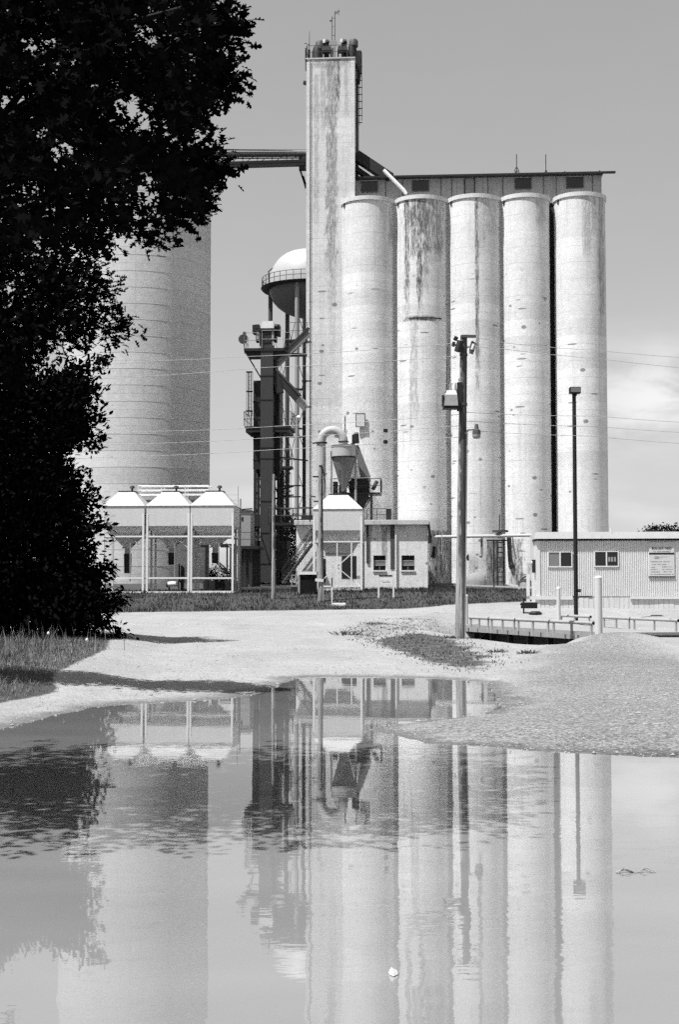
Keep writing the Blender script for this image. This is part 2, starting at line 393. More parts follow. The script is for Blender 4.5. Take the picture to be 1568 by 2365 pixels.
# areas of growth: the lawn slope, the left bank, the weeds by the pole
def world_poly(pts, zz): return np.array([tuple(G0(a, b, z).xy) for (a, b), z in zip(pts, zz)])
BANK = np.array([(-16, 21.2), (-7.0, 21.4), (-5.55, 23.2), (-4.95, 25.2), (-5.5, 27.5), (-5.7, 29.0), (-5.95, 32), (-6.05, 34.5), (-6.2, 38.0), (-6.9, 43), (-7.6, 50), (-17, 52)])
WEED = [world_poly([(780, 1466), (860, 1452), (1000, 1440), (1060, 1437), (1050, 1452), (930, 1468), (840, 1478)], [.4] * 7),
        world_poly([(830, 1490), (960, 1476), (1060, 1484), (1130, 1504), (1165, 1524), (1130, 1536), (1040, 1534), (930, 1512)], [.22] * 8)]
lawn = sst(GY - np.interp(GX, LAWN_X, LAWN_Y) + wob(GX, GY, 1.9, 3) * .35, -.25, .35) * (1 - sst(GX, 11.5, 12.5)) * sst(GX, -60, -40) * (1 - sst(GY, 140, 180))
bank = 1 - sst(sdpoly(GX, GY, BANK), -.35, .25)
weed = np.maximum.reduce([1 - sst(sdpoly(GX, GY, p) + wob(GX, GY, 2.2, 5) * .3, -.7, .5) for p in WEED[1:]]) * .62
weed = np.maximum(weed, .42 * (1 - sst(sdpoly(GX, GY, WEED[0]) + wob(GX, GY, 2.2, 5) * .3, -.7, .5)))
fargrass = np.maximum(sst(GY, 110, 125), np.maximum(sst(-GX, 13, 15) * sst(GY, 20, 24), sst(-GY, 8, 14)))
mask = np.clip(np.maximum.reduce([lawn, bank, weed, fargrass]), 0, 1)
COARSE = [(1165, 1605), (1215, 1530), (1250, 1500), (1290, 1488), (1330, 1478), (1380, 1468), (1440, 1474), (1568, 1512), (1900, 1600), (1900, 1775), (1568, 1752), (1350, 1740), (1200, 1732), (1000, 1718), (890, 1690), (1000, 1660), (1165, 1634)]
CO_ = np.array([tuple(G0(a, b, .45 if b < 1480 else (.3 if b < 1540 else .05)).xy) for a, b in COARSE])
coarse = 1 - sst(sdpoly(GX, GY, CO_) + wob(GX, GY, 1.3, 8) * .35, -.9, .7)
a2_ = me.attributes.new('coarse', 'FLOAT', 'POINT'); a2_.data.foreach_set('value', coarse.astype(np.float32).ravel())
at_ = me.attributes.new('growth', 'FLOAT', 'POINT'); at_.data.foreach_set('value', mask.astype(np.float32).ravel())
def groundmat():
    m, n, b = newmat('gravel_and_turf')
    co = n.new('ShaderNodeTexCoord').outputs['Object']
    att = n.new('ShaderNodeAttribute', attribute_name='growth').outputs['Fac']
    big = n.noise(co, 0.22, 5, 0.6); med = n.noise(co, 1.7, 6, 0.7); fin = n.noise(co, 14.0, 5, 0.8)
    tr = n.noise(n.mapv(co, (.5, .14, 1)), 1.3, 4, .6)
    st1 = n.vor(co, 16.0); st2 = n.vor(co, 38.0); cc = n.sep(n.vor(co, 22.0, 'Color'))[0]
    v = n.m('MULTIPLY', 0.262, n.m('ADD', 0.80, n.m('MULTIPLY', big, 0.4)))
    v = n.m('MULTIPLY', v, n.m('ADD', 0.84, n.m('MULTIPLY', tr, 0.32)))
    v = n.m('MULTIPLY', v, n.m('ADD', 0.78, n.m('MULTIPLY', med, 0.44)))
    crs = n.new('ShaderNodeAttribute', attribute_name='coarse').outputs['Fac']; rg = n.m('ADD', .45, n.m('MULTIPLY', crs, .55))
    v = n.m('MULTIPLY', v, n.m('ADD', 1.0, n.m('MULTIPLY', rg, n.m('MULTIPLY', n.m('SUBTRACT', fin, .5), 0.75))))
    v = n.m('MULTIPLY', v, n.m('ADD', 1.0, n.m('MULTIPLY', rg, n.m('MULTIPLY', n.m('SUBTRACT', cc, .5), 0.6))))
    v = n.m('MULTIPLY', v, n.m('SUBTRACT', 1.0, n.m('MULTIPLY', crs, n.m('ADD', 0.02, n.m('MULTIPLY', n.step(n.noise(co, 22.0, 4, .85), .35, .68), 0.74)))))
    wet = n.step(n.m('ADD', n.sep(co)[2], n.m('MULTIPLY', n.m('SUBTRACT', med, .5), .05)), 0.05, 0.005)                        # damp fringe at the water's edge
    v = n.m('MULTIPLY', v, n.m('SUBTRACT', 1.0, n.m('MULTIPLY', wet, 0.5)))
    g = n.m('MULTIPLY', 0.06, n.m('ADD', 0.4, n.m('MULTIPLY', med, 1.2)))
    k = n.step(n.m('ADD', att, n.m('MULTIPLY', n.m('SUBTRACT', n.noise(co, 3.2, 5, .8), .5), .9)), 0.38, 0.62)
    v = n.mix(k, v, g)
    n.l.new(v, b.inputs['Base Color']); b.inputs['Roughness'].default_value = 0.95; b.inputs['Specular IOR Level'].default_value = 0.08
    h = n.m('ADD', n.m('MULTIPLY', n.m('ADD', st1, n.m('MULTIPLY', st2, .5)), 0.9), n.m('MULTIPLY', fin, 0.5))
    n.l.new(n.bump(h, 0.6, 0.025), b.inputs['Normal'])
    return m
me.materials.append(groundmat())
go = bpy.data.objects.new('ground', me); COL.objects.link(go); tag(go, kind='structure')

def watermat():
    m, n, b = newmat('muddy_water')
    co = n.new('ShaderNodeTexCoord').outputs['Object']
    x, y, z = n.sep(co)
    silt = n.noise(n.mapv(co, (.25, .6, 1)), 1.1, 4, 0.55)
    far_tone = n.step(y, 13.0, 22.0, 0.20, 0.15)  # water colour slightly darker farther from the camera
    v = n.m('MULTIPLY', far_tone, n.m('ADD', 0.80, n.m('MULTIPLY', silt, 0.40)))
    n.l.new(v, b.inputs['Base Color']); b.inputs['Roughness'].default_value = 0.015
    b.inputs['IOR'].default_value = 1.75; b.inputs['Specular IOR Level'].default_value = 0.6
    r1 = n.noise(n.mapv(co, (.9, 1.5, 1)), 1.5, 3, 0.5); r2 = n.noise(n.mapv(co, (2.2, 4.5, 1)), 2.6, 2, 0.5)
    calm = n.m('MULTIPLY', n.step(n.noise(n.mapv(co, (.16, .34, 1), (2.2, 5.1, 0)), 1.4, 3, .5), 0.42, 0.64), n.step(y, 13, 9.5, .1, 1.0))
    h = n.m('MULTIPLY', n.m('ADD', n.m('MULTIPLY', r1, 1.0), n.m('MULTIPLY', r2, .25)), n.m('ADD', .12, calm))
    n.l.new(n.bump(h, 0.006, 0.5), b.inputs['Normal'])
    return m
mb = MB(); mb.poly([(-14, -9, 0), (15, -9, 0), (15, 36, 0), (-14, 36, 0)])
tag(mb.done('water', watermat()), kind='structure')
# ================================================================ the concrete elevator
EF = Fr(850, 850, 106, 2.45)
cy_, sy_ = math.cos(YAW), math.sin(YAW)
def ew(x, y, z=0.0): return Vector((EF.loc.x + x * cy_ - y * sy_, EF.loc.y + x * sy_ + y * cy_, EF.zb + z))
def ez(py, y=0.0, x=0.0): return zat(py, EF.d + y * cy_ + x * sy_) - EF.zb
K = EF.k
ZT = ez(452, -1.95)
silos = [
 (790, 912, 'pale round concrete silo standing against the tall square tower', [(1.72, .16, ZT - .4, ZT - 4, .5, .12), (1.2, .3, ZT - .4, ZT - 3, .25, .2)], .18),
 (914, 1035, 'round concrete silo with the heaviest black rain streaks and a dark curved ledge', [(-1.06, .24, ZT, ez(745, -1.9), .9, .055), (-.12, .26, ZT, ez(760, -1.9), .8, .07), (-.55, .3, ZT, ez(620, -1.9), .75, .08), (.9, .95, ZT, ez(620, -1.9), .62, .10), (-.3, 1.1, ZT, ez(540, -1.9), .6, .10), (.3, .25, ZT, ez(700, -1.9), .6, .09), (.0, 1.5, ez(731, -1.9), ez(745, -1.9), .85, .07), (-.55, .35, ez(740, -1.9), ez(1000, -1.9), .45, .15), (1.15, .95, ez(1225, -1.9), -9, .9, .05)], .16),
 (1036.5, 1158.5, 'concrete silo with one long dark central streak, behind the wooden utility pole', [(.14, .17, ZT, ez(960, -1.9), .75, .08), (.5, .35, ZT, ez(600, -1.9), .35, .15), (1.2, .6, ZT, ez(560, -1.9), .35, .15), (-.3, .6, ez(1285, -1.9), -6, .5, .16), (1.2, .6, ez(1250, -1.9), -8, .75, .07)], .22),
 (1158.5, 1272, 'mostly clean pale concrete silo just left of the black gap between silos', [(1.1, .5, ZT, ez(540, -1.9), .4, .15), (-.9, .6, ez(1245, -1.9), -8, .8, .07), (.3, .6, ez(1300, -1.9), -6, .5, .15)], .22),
 (1283, 1402, 'last round concrete silo at the far end of the row, behind the black lamp post', [(.35, .4, ZT, ez(620, -1.9), .42, .14), (1.45, .28, ZT, ez(800, -1.9), .55, .12), (.9, .25, ZT, ez(560, -1.9), .45, .13)], .12)]
for i, (l, r, lab, stk, sp) in enumerate(silos):
    xl, xr = EF.x(l), EF.x(r); R = (xr - xl) / 2
    t = thing('concrete_silo', lab, 'silo', ew((xl + xr) / 2, 0), YAW, 'round concrete silos in a row')
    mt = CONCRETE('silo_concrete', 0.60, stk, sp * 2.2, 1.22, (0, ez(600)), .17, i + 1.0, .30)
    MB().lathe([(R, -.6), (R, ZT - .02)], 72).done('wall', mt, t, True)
    MB().lathe([(R + .09, ZT - .30), (R + .10, ZT), (R * .2, ZT + .10)], 72).done('roof_rim', CONCRETE('rim_concrete', 0.55, blotch=.1, seed=i), t, True)
    if i == 1:
        b = MB()
        for k in range(20):
            a0, a1 = -PI / 2 - .5 + 1.35 * k / 20, -PI / 2 - .5 + 1.35 * (k + 1) / 20
            z0 = ez(737, -1.9)
            b.loft([[(rr * math.cos(a), rr * math.sin(a), z) for rr, z in ((R - .02, z0), (R + .035, z0), (R + .03, z0 + .09), (R - .02, z0 + .10))] for a in (a0, a1)])
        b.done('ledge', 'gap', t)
    for hx in (-.88,):                                # roof drain outlet below the rim
        a = math.acos(hx)
        MB().box(R * hx - .05, R * hx + .22, -R * math.sin(a) - .12, -R * math.sin(a) + .2, ZT - .62, ZT - .34).done('drain_box', 'dark', t)
# recess walls between the silos
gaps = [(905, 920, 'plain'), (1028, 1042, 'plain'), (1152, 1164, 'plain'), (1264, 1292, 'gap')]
for (l, r, mm), lab in zip(gaps, ['narrow concrete web between the first and second silo from the tower', 'narrow concrete web between the second and third silo from the tower', 'narrow concrete web between the third and fourth silo from the tower', 'concrete web painted near-black for shade in the widest gap, left of the last silo']):
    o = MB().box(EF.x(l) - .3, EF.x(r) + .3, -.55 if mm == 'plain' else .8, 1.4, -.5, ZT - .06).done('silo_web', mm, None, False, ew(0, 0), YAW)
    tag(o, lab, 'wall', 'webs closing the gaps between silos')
# ---- square head tower
TX0, TX1 = EF.x(708), EF.x(820); TC = (TX0 + TX1) / 2; TW = TX1 - TX0
TY0, TY1 = -.35, 3.5
TT = ez(134, TY0)
t = thing('head_tower', 'tall square concrete tower with rain stains and machinery on its roof', 'tower', ew(TC, TY0), YAW)
h = TW / 2
tz = lambda py: ez(py, TY0)
mt = CONCRETE('tower_concrete', 0.56, [(.08, .50, TT, tz(720), .62, .10), (.62, .16, TT, tz(260), .75, .05), (-1.08, .24, tz(170), tz(560), .40, .14), (-.55, .26, tz(150), tz(340), .40, .13), (.0, 1.8, TT, TT - .8, .45, .12), (1.2, .2, TT, tz(280), .4, .13), (.1, .3, tz(560), tz(900), .25, .2)], .30, 1.22, (0, ez(560)), .13, 9.0, .28)
MB().box(-h, h, 0, TY1 - TY0, -.6, TT).done('shaft', mt, t)
b = MB()
b.box(-h - .01, -h + .26, -.05, .3, -.6, TT - .2); b.box(h - .24, h + .01, -.05, .3, -.6, TT - .2)
b.done('corner_pilaster', CONCRETE('pilaster_concrete', 0.56, blotch=.1, lift=1.22, seed=4), t)
MB().tube([(-h + .31, -.07, 0), (-h + .31, -.07, TT - .1)], .022, 6).done('conduit_and_recess_line', 'dark', t)  # dark rod added in place of the dark recess line by the pilaster
MB().box(-h - .06, h + .06, -.06, TY1 - TY0 + .06, TT, TT + .1).done('roof_slab', 'plain', t)
b = MB(); b.rail([(-h, .1, TT + .1), (h, .1, TT + .1)], 1.0, .9, .022); b.rail([(-h, .1, TT + .1), (-h, 3.5, TT + .1)], 1.0, 1.2, .022); b.rail([(h, .1, TT + .1), (h, 3.5, TT + .1)], 1.0, 1.2, .022)
b.done('railing', 'dark', t)
def tl(px): return EF.x(px) - TC
def tr_(py, y=1.6): return ez(py, TY0 + y)
# ladder cage down the tower's far right side
b = MB(); x0 = h + .1
for k in range(9):
    z = TT - .2 - k * .55; b.box(x0, x0 + .42, 1.2, 1.26, z, z + .05)
for xx in (x0 + .02, x0 + .2, x0 + .38): b.tube([(xx, 1.2, TT + .9), (xx, 1.2, TT - 5.2 + 2 * (xx - x0))], .022, 5)
b.box(x0 - .02, x0 + .36, .9, 2.0, TT - .3, TT + .95)
b.frus(x0, x0 + .2, 1, 1.8, TT - 1.4, x0 - .02, x0 + .34, .9, 2, TT - .3)
b.done('side_ladder', 'dryer', t)
b = MB(); b.box(-h - .1, -h + .12, .0, .5, TT - .75, TT - .1); b.box(-h - .12, -h - .02, 0, .4, TT - .1, TT + .9); b.done('corner_bracket', 'dark', t)
# the far row of the tower's side (dark vertical duct)
MB().box(h + .02, h + .14, 1.6, 3.3, 4, TT - 1.0).done('side_duct', 'galvdark', t)
def roof_thing(name, lab, cat, px, y, group=None):
    return thing(name, lab, cat, ew(TC + tl(px), TY0 + y, TT + .1), YAW, group)
def zz(py, y): return ez(py, TY0 + y) - TT - .1
for (a, b_, c, d_, e, f, y, lab) in [(723.7, 744.5, 94, 109, 715, 741.5, 2.0, 'dark drum roof fan with capped hood on the left of the tower roof'), (803.8, 824, 92, 104, 800, 822, 2.0, 'dark drum roof fan with capped hood on the right of the tower roof')]:
    cx = (a + b_) / 2; g = roof_thing('roof_fan', lab, 'roof fan', cx, y, 'fans on the tower roof'); kk = K
    r1 = (b_ - a) / 2 * kk; r2 = (f - e) / 2 * kk; off = ((e + f) / 2 - cx) * kk
    MB().lathe([(r2, 0), (r2, zz(118, y)), (r1 * .9, zz(106, y))], 24, (off, 0)).done('drum', 'dryer', g, True)
    MB().lathe([(r1 * 1.06, zz(d_, y) - .12), (r1 * 1.06, zz(c, y) - .1), (r1 * .8, zz(c, y) + .03)], 24).done('hood', 'galvdark', g, True)
for (a, c, lab) in [(740, 764, 'dark box head of a roof conveyor left of the mast'), (778, 802, 'dark box head of a roof conveyor right of the mast')]:
    y = 1.2; g = roof_thing('roof_conveyor', lab, 'machine', (a + c) / 2, y, 'conveyor heads on the tower roof'); hw = (c - a) / 2 * K
    MB().frus(-hw, hw, -.3, .5, zz(117, y), -hw * .86, hw * .86, -.25, .45, zz(107, y)).done('casing', 'dryer', g)
    for xx in (-hw, hw - .1): MB().box(xx, xx + .1, -.28, -.18, 0, zz(117, y)).done('support', 'dark', g)
for (px, lab) in [(750, 'white elbow vent on the tower roof beside the left fan'), (786 + 5, 'white elbow vent on the tower roof beside the right fan')]:
    y = 1.9; g = roof_thing('elbow_vent', lab, 'vent', px, y, 'white vents on the tower roof')
    MB().tube([(0, 0, 0), (0, 0, zz(104, y)), (.05, -.05, zz(98, y)), (.02, -.2, zz(94, y))], [.2, .2, .22, .2], 10).done('pipe', 'dryer', g, True)
    MB().tube([(-.12, -.16, zz(99, y)), (-.08, -.2, zz(91, y))], .16, 10).done('cap', 'whitefresh', g, True)
y = .6; g = roof_thing('satellite_dish', 'round pale dish in the middle of the tower roof', 'dish', 768.4, y)
MB().tube([(0, .0, zz(99, y)), (0, .08, zz(99, y))], [.32, .30], 24).done('reflector', 'galv', g, True)
MB().tube([(0, .06, 0), (0, .06, zz(99, y))], .04, 6).done('mast', 'dark', g)
y = 1.4; g = roof_thing('antenna_mast', 'tall twin rod aerial mast in the middle of the tower roof', 'antenna', 767, y)
b = MB()
for xx, p in ((-.1, 36), (.12, 24)): b.tube([(xx, 0, 0), (xx, 0, zz(p, y))], .024, 6)
for p in (40, 60, 80): b.tube([(-.1, 0, zz(p, y)), (.12, 0, zz(p, y))], .02, 5)
b.done('mast_rods', 'dark', g)
b = MB(); 
for p, x0, x1 in ((26, .12, .5), (31, .12, .35), (28, .2, .5)): b.tube([(x0, 0, zz(p, y)), (x1, 0, zz(p - 3, y))], .022, 5)
b.tube([(.4, 0, zz(20, y)), (.42, 0, zz(34, y))], .018, 5); b.tube([(-.28, 0, zz(46, y)), (-.1, 0, zz(45, y))], .06, 6)
b.done('aerial_elements', 'dark', g)
y = .3; g = roof_thing('whip_antenna', 'single thin aerial rod at the left corner of the tower roof', 'antenna', 713, y)
MB().tube([(0, 0, 0), (.03, 0, zz(69, y))], [.035, .018], 6).done('rod', 'dark', g)
b = MB(); b.tube([(-.35, 0, zz(96, y)), (0, 0, zz(100, y))], .03, 5); b.box(-.08, .08, -.1, .1, 0, .75); b.done('clamp', 'dark', g)
g = thing('floodlight', 'small dark floodlight sticking out from the left side of the tower', 'floodlight', ew(TX0 - .02, .6, ez(183)), YAW)
MB().box(-.32, -.02, -.15, .15, -.12, .12, Matrix.Rotation(.25, 4, 'Y')).done('lamp_housing', 'dark', g)
# ---- long gallery over the silos
GXL, GXR = EF.x(821), EF.x(1397); GY0 = .7
g = thing('roof_gallery', 'long low conveyor gallery with dark overhanging roof on top of the silos', 'building', ew(GXL, GY0, ZT), YAW)
GL = GXR - GXL; GT = ez(416, GY0) - ZT
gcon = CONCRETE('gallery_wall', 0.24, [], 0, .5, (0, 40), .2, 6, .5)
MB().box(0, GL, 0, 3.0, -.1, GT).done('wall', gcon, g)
rx1 = EF.x(1428) - GXL
MB().box(-.1, GL + .08, -.6, 3.3, GT, GT + .14).done('roof', 'roofdark', g)
MB().box(GL + .08, rx1, -.6, -.35, GT + .01, GT + .14).done('roof_arm', 'roofdark', g)
gp = lambda px: EF.x(px) - GXL
for (a, c) in ((835, 871), (954, 991), (1195, 1231), (1316, 1353)):
    f = MB().box(gp(a), gp(c), -.03, .1, ez(443, GY0) - ZT, GT - .12).done('window', 'glass', g)
    b = MB(); z0, z1 = ez(443, GY0) - ZT, GT - .12
    b.box(gp(a) - .06, gp(c) + .06, -.07, .02, z0 - .07, z0); b.box(gp(a) - .06, gp(a), -.06, .02, z0, z1); b.box(gp(c), gp(c) + .06, -.06, .02, z0, z1); b.done('frame', 'galvdark', f)
MB().box(gp(1077), gp(1098), -.03, .1, .0, GT - .05).done('door', 'glassgrey', g)
b = MB()
for q in (1075, 1098): b.box(gp(q), gp(q) + .07, -.08, .02, 0, GT - .02)
b.done('door_frame', 'dark', g)
b = MB()
for q in (890, 930, 1020, 1045, 1130, 1165, 1260, 1290, 1375): b.box(gp(q), gp(q) + .05, -.04, .02, 0, GT - .02)
b.done('wall_batten', 'galvdark', g)
RT = ZT + GT + .14
def on_roof(name, lab, cat, px, y, grp=None): return thing(name, lab, cat, ew(EF.x(px), GY0 + y, RT), YAW, grp)
for px, top, lab in ((1199, 359, 'thin roof aerial with spread legs above the fourth silo'), (1268, 361, 'thin roof aerial with short legs above the black gap between silos')):
    g2 = on_roof('roof_aerial', lab, 'antenna', px, .5, 'aerials on the gallery roof'); z1 = ez(top, GY0) - RT
    MB().tube([(0, 0, 0), (0, 0, z1)], .03, 6).done('rod', 'dark', g2)
    b = MB(); w_ = .5 if px < 1230 else .28
    for a in (0, 2.1, 4.2): b.tube([(w_ * math.cos(a + .2), w_ * math.sin(a + .2), .0), (0, 0, .55)], .025, 5)
    if px < 1230: b.tube([(-.18, 0, .42), (-.05, 0, .75)], .03, 5); b.tube([(.2, 0, .42), (.05, 0, .75)], .03, 5)
    b.done('leg_brace', 'dark', g2)
for px, lab in ((1312, 'short vent stub on the gallery roof'), (1394, 'short vent stub at the end of the gallery roof')):
    tag(MB().tube([(0, 0, -.01), (0, 0, .32)], .05, 8).done('vent_stub', 'dark', None, False, ew(EF.x(px), GY0 + .3, RT), YAW), lab, 'vent', 'vent stubs on the gallery roof')
# ---- enclosed chute and spout from the tower to the gallery
ch = thing('enclosed_chute', 'black enclosed chute sloping from the tower down onto the gallery roof', 'chute', ew(TX1 + .02, 1.0, ez(362, 1.0)), YAW)
cx_ = lambda px: EF.x(px) - TX1 - .02
cz_ = lambda py: ez(py, 1.0) - ez(362, 1.0)
MB().bar((cx_(822), 0, cz_(360)), (cx_(903), 0, cz_(415)), .74, 1.0).done('casing', 'dryer', ch)
MB().bar((cx_(822), .1, cz_(390)), (cx_(870), .1, cz_(424)), .34, .7).done('lower_casing', 'dark', ch)
tag(MB().tube([ew(EF.x(888), -.6, ez(394, -.6)), ew(EF.x(934), -.8, ez(441, -.8)), ew(EF.x(940), -.85, ez(450, -.8))], [.14, .15, .11], 10).done('spout_pipe', 'whitefresh', None, True), 'white spout pipe dropping from the black chute to the silo rim', 'pipe')

# ================================================================ big round bin, bridge, water tower
BC = P(318, 850, 108); bz = gz(BC.x, BC.y)
BR = (P(485, 850, 108).x - P(151, 850, 108).x) / 2 * math.cos(math.radians(5))
t = thing('big_grain_bin', 'huge wide concrete grain bin with faint ring joints, behind the small bins at left', 'silo', (BC.x, BC.y, bz))
BT = zat(392, 102.6) - bz
MB().lathe([(BR, -1), (BR, BT)], 128).done('wall', CONCRETE('big_bin_concrete', 0.5, [], .0, 1.2, (0, 40), .10, 12, .15), t, True)
b = MB()
for k in range(1, int(BT / 1.2)):
    z = k * 1.2 - .02
    b.lathe([(BR + .006, z - .03), (BR + .012, z), (BR + .006, z + .03)], 128, (0, 0), False)
b.done('ring_joint', CONCRETE('joint_concrete', 0.42, blotch=.15, seed=2), t, True)
MB().lathe([(BR + .1, BT), (BR + .1, BT + .25), (1.2, BT + 1.6)], 96).done('roof', 'galv', t, True)

A, Bq = P(400, 366, 104), P(708, 366, EF.d + TC * sy_ + .8)
br = thing('conveyor_bridge', 'steel conveyor bridge high up between the big bin and the tower', 'bridge', A)
rl = lambda v: Vector(v) - A
def bp(t_, py0, py1, dy=0.0):     # point along the bridge at picture height
    px = 400 + 308 * t_; d = A.y + (Bq.y - A.y) * t_ + dy
    return rl(P(px, py0 + (py1 - py0) * t_, d))
def bb(name, py0, py1, hgt, dep, mat, dy=0.0, t0=0.0, t1=1.0, up=True):
    b = MB(); a, c = bp(t0, py0, py1, dy), bp(t1, py0, py1, dy); b.bar(a, c, hgt, dep); return b.done(name, mat, br)
bb('lower_beam', 383, 374, .22, .6, 'dryer'); bb('under_grid', 389, 380, .16, .5, 'galvdark')
bb('conveyor_trough', 361, 359, .16, .25, 'galvdark', .1); bb('cover', 354, 354, .22, .22, 'duct2', -.1); bb('upper_pipe', 348, 351, .10, .10, 'duct', -.2)
bb('mid_rail', 367, 365, .07, .08, 'dark', .0)
bb('top_chord', 343, 350, .08, .08, 'dark', 0, 0, .9)
b = MB()
for k in range(9):
    u = .08 + k * .11; b.tube([bp(u, 386, 374), bp(u, 342, 350)], .028, 5)
    if k < 8: b.tube([bp(u, 386, 374), bp(u + .09, 362, 359)], .022, 5)
b.tube([bp(0, 345, 345), bp(1, 347, 346)], .016, 4)
b.done('lattice_post', 'dark', br)
MB().tube([bp(.25, 352, 349, -.5), bp(1, 349, 350, -.5)], .03, 6).done('hand_rail', 'galv', br)
b = MB(); b.box(-.55, 0, -.3, .3, -.9, .1); b.bar((-.25, 0, -1.4), (0, 0, -2.3), .18, .3); b.bar((-.5, 0, -.8), (-.1, 0, -2.0), .12, .3)
o = b.done('end_bracket', 'dark', br); o.location = rl(P(707, 384, Bq.y)) + Vector((0, 0, .6))

WTd = 200.0; wc = P(715, 660, WTd); wz = gz(wc.x, wc.y); km = WTd / FP
t = thing('water_tower', 'white round topped water tower standing behind the square tower', 'water tower', (wc.x, wc.y, wz))
Z = lambda py: zat(py, WTd) - wz
R0 = 95 * km
prof = [(R0, Z(668))]; 
for k in range(1, 13):
    a = PI / 2 * k / 12; prof.append((R0 * math.cos(a) ** .72 if k < 12 else .01, Z(660) + (Z(579) - Z(660)) * math.sin(a)))
MB().lathe(prof, 64).done('dome', 'tankwhite', t, True)
prof = [(.01, Z(735))]
for k in range(1, 13):
    a = PI / 2 * k / 12; prof.append((R0 * math.sin(a), Z(668) - (Z(668) - Z(735)) * math.cos(a)))
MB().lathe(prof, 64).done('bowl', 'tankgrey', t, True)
RBal = 114 * km
MB().lathe([(R0 * .97, Z(671)), (RBal * .97, Z(672)), (RBal, Z(668)), (R0 * .98, Z(667.5))], 64, (0, 0), False).done('balcony', 'dryer', t, True)
b = MB()
for k in range(40):
    a0, a1 = 2 * PI * k / 40, 2 * PI * (k + 1) / 40
    p0 = Vector((RBal * .98 * math.cos(a0), RBal * .98 * math.sin(a0), Z(668))); p1 = Vector((RBal * .98 * math.cos(a1), RBal * .98 * math.sin(a1), Z(668)))
    for hh in (.7, 1.35): b.tube([p0 + Vector((0, 0, hh)), p1 + Vector((0, 0, hh))], .045, 4)
    b.tube([p0, p0 + Vector((0, 0, 1.35))], .04, 4)
b.done('balcony_railing', 'galvdark', t)
b = MB(); b.tube([(-R0 * .99, -.3, Z(668)), (-R0 * 1.01, -.3, Z(628)), (-R0 * .80, -.3, Z(612))], .09, 5); b.done('dome_ladder', 'dark', t)
for a in (-1.86, -.8, .25, 1.3, 2.2, 3.0):
    x, y = R0 * .98 * math.cos(a), R0 * .98 * math.sin(a)
    MB().tube([(x, y, 0), (x, y, Z(668))], .31, 10).done('leg', 'galv' if a < -1 else 'galvdark', t, True)
for px, w_ in ((622, .42), (689, .5)):
    pass
MB().tube([(0, 0, 0), (0, 0, Z(730))], .4, 12).done('riser', 'galv', t, True)
b = MB(); angs = (-1.86, -.8, .25, 1.3, 2.2, 3.0)
for a, c in zip(angs, angs[1:] + angs[:1]):
    for (z0, z1) in ((Z(740), Z(1000)), (Z(1000), Z(1260))):
        p = lambda q, z: (R0 * .98 * math.cos(q), R0 * .98 * math.sin(q), z)
        b.tube([p(a, z0), p(c, z1)], .05, 4); b.tube([p(a, z1), p(c, z0)], .05, 4); b.tube([p(a, z1), p(c, z1)], .14, 5)
b.done('bracing', 'galvdark', t)

# ================================================================ dryer and bucket elevator
DF = Fr(617, 1100, 100, gz(P(617, 1100, 100).x, 100))
X, Zd = DF.x, DF.z
t = thing('grain_dryer', 'black steel grain dryer tower on open legs with platform and caged ladders', 'grain dryer', DF.loc, YAW)
Y0 = .55
MB().box(X(582), X(644), Y0, Y0 + 2.0, Zd(1082), Zd(876)).done('dryer_body', 'dryer', t)
b = MB()
for py in (925, 965, 1013, 1060): b.box(X(581.3), X(644.7), Y0 - .03, Y0 + 2.03, Zd(py) - .04, Zd(py) + .04)
b.done('panel_band', 'dark', t)
MB().frus(X(600), X(630), Y0 + .5, Y0 + 1.5, Zd(1105), X(583), X(643), Y0 + .05, Y0 + 1.95, Zd(1082)).done('cone_bottom', 'dryer', t)
for (a, y) in ((583, Y0), (637, Y0), (583, Y0 + 1.8), (637, Y0 + 1.8)):
    MB().box(X(a), X(a) + .2, y, y + .2, 0, Zd(1082)).done('leg', 'dark', t)
b = MB()
for py in (1105, 1150, 1190, 1240):
    b.box(X(583), X(644), Y0 + .02, Y0 + .16, Zd(py) - .07, Zd(py) + .07)
for (p, q) in ((1190, 1150), (1240, 1190), (1150, 1105)):
    b.bar((X(584), Y0 + .1, Zd(p)), (X(606), Y0 + .1, Zd(q)), .09); b.bar((X(643), Y0 + .1, Zd(p)), (X(626), Y0 + .1, Zd(q)), .09)
b.done('leg_bracing', 'dark', t)
b = MB(); b.box(X(580), X(648), Y0 - .2, Y0 + 2.2, Zd(1215), Zd(1192)); b.box(X(556), X(660), Y0 + .2, Y0 + 2.6, Zd(1265), Zd(1248)); b.box(X(560), X(600), Y0 + .5, Y0 + 2.4, 0, Zd(1265)); b.box(X(634), X(658), Y0 + .5, Y0 + 2.4, Zd(1322), Zd(1250))
b.done('base_housing', 'dryer', t)
pz = Zd(990)
b = MB(); b.box(X(566), X(672), -.35, 3.0, pz, pz + .14); b.bar((X(568), 0, pz), (X(584), .6, Zd(1005)), .08); b.bar((X(668), 0, pz), (X(644), .6, Zd(1008)), .08)
b.box(X(568), X(668), -.3, 2.9, pz - .28, pz)
b.done('platform', 'dark', t)
b = MB(); b.rail([(X(582), -.3, pz + .14), (X(564), -.3, pz + .14), (X(564), 2.9, pz + .14)], 1.05, .8, .022); b.rail([(X(646), -.3, pz + .14), (X(672), -.3, pz + .14), (X(672), 2.9, pz + .14)], 1.05, .8, .022); b.done('platform_railing', 'dark', t)
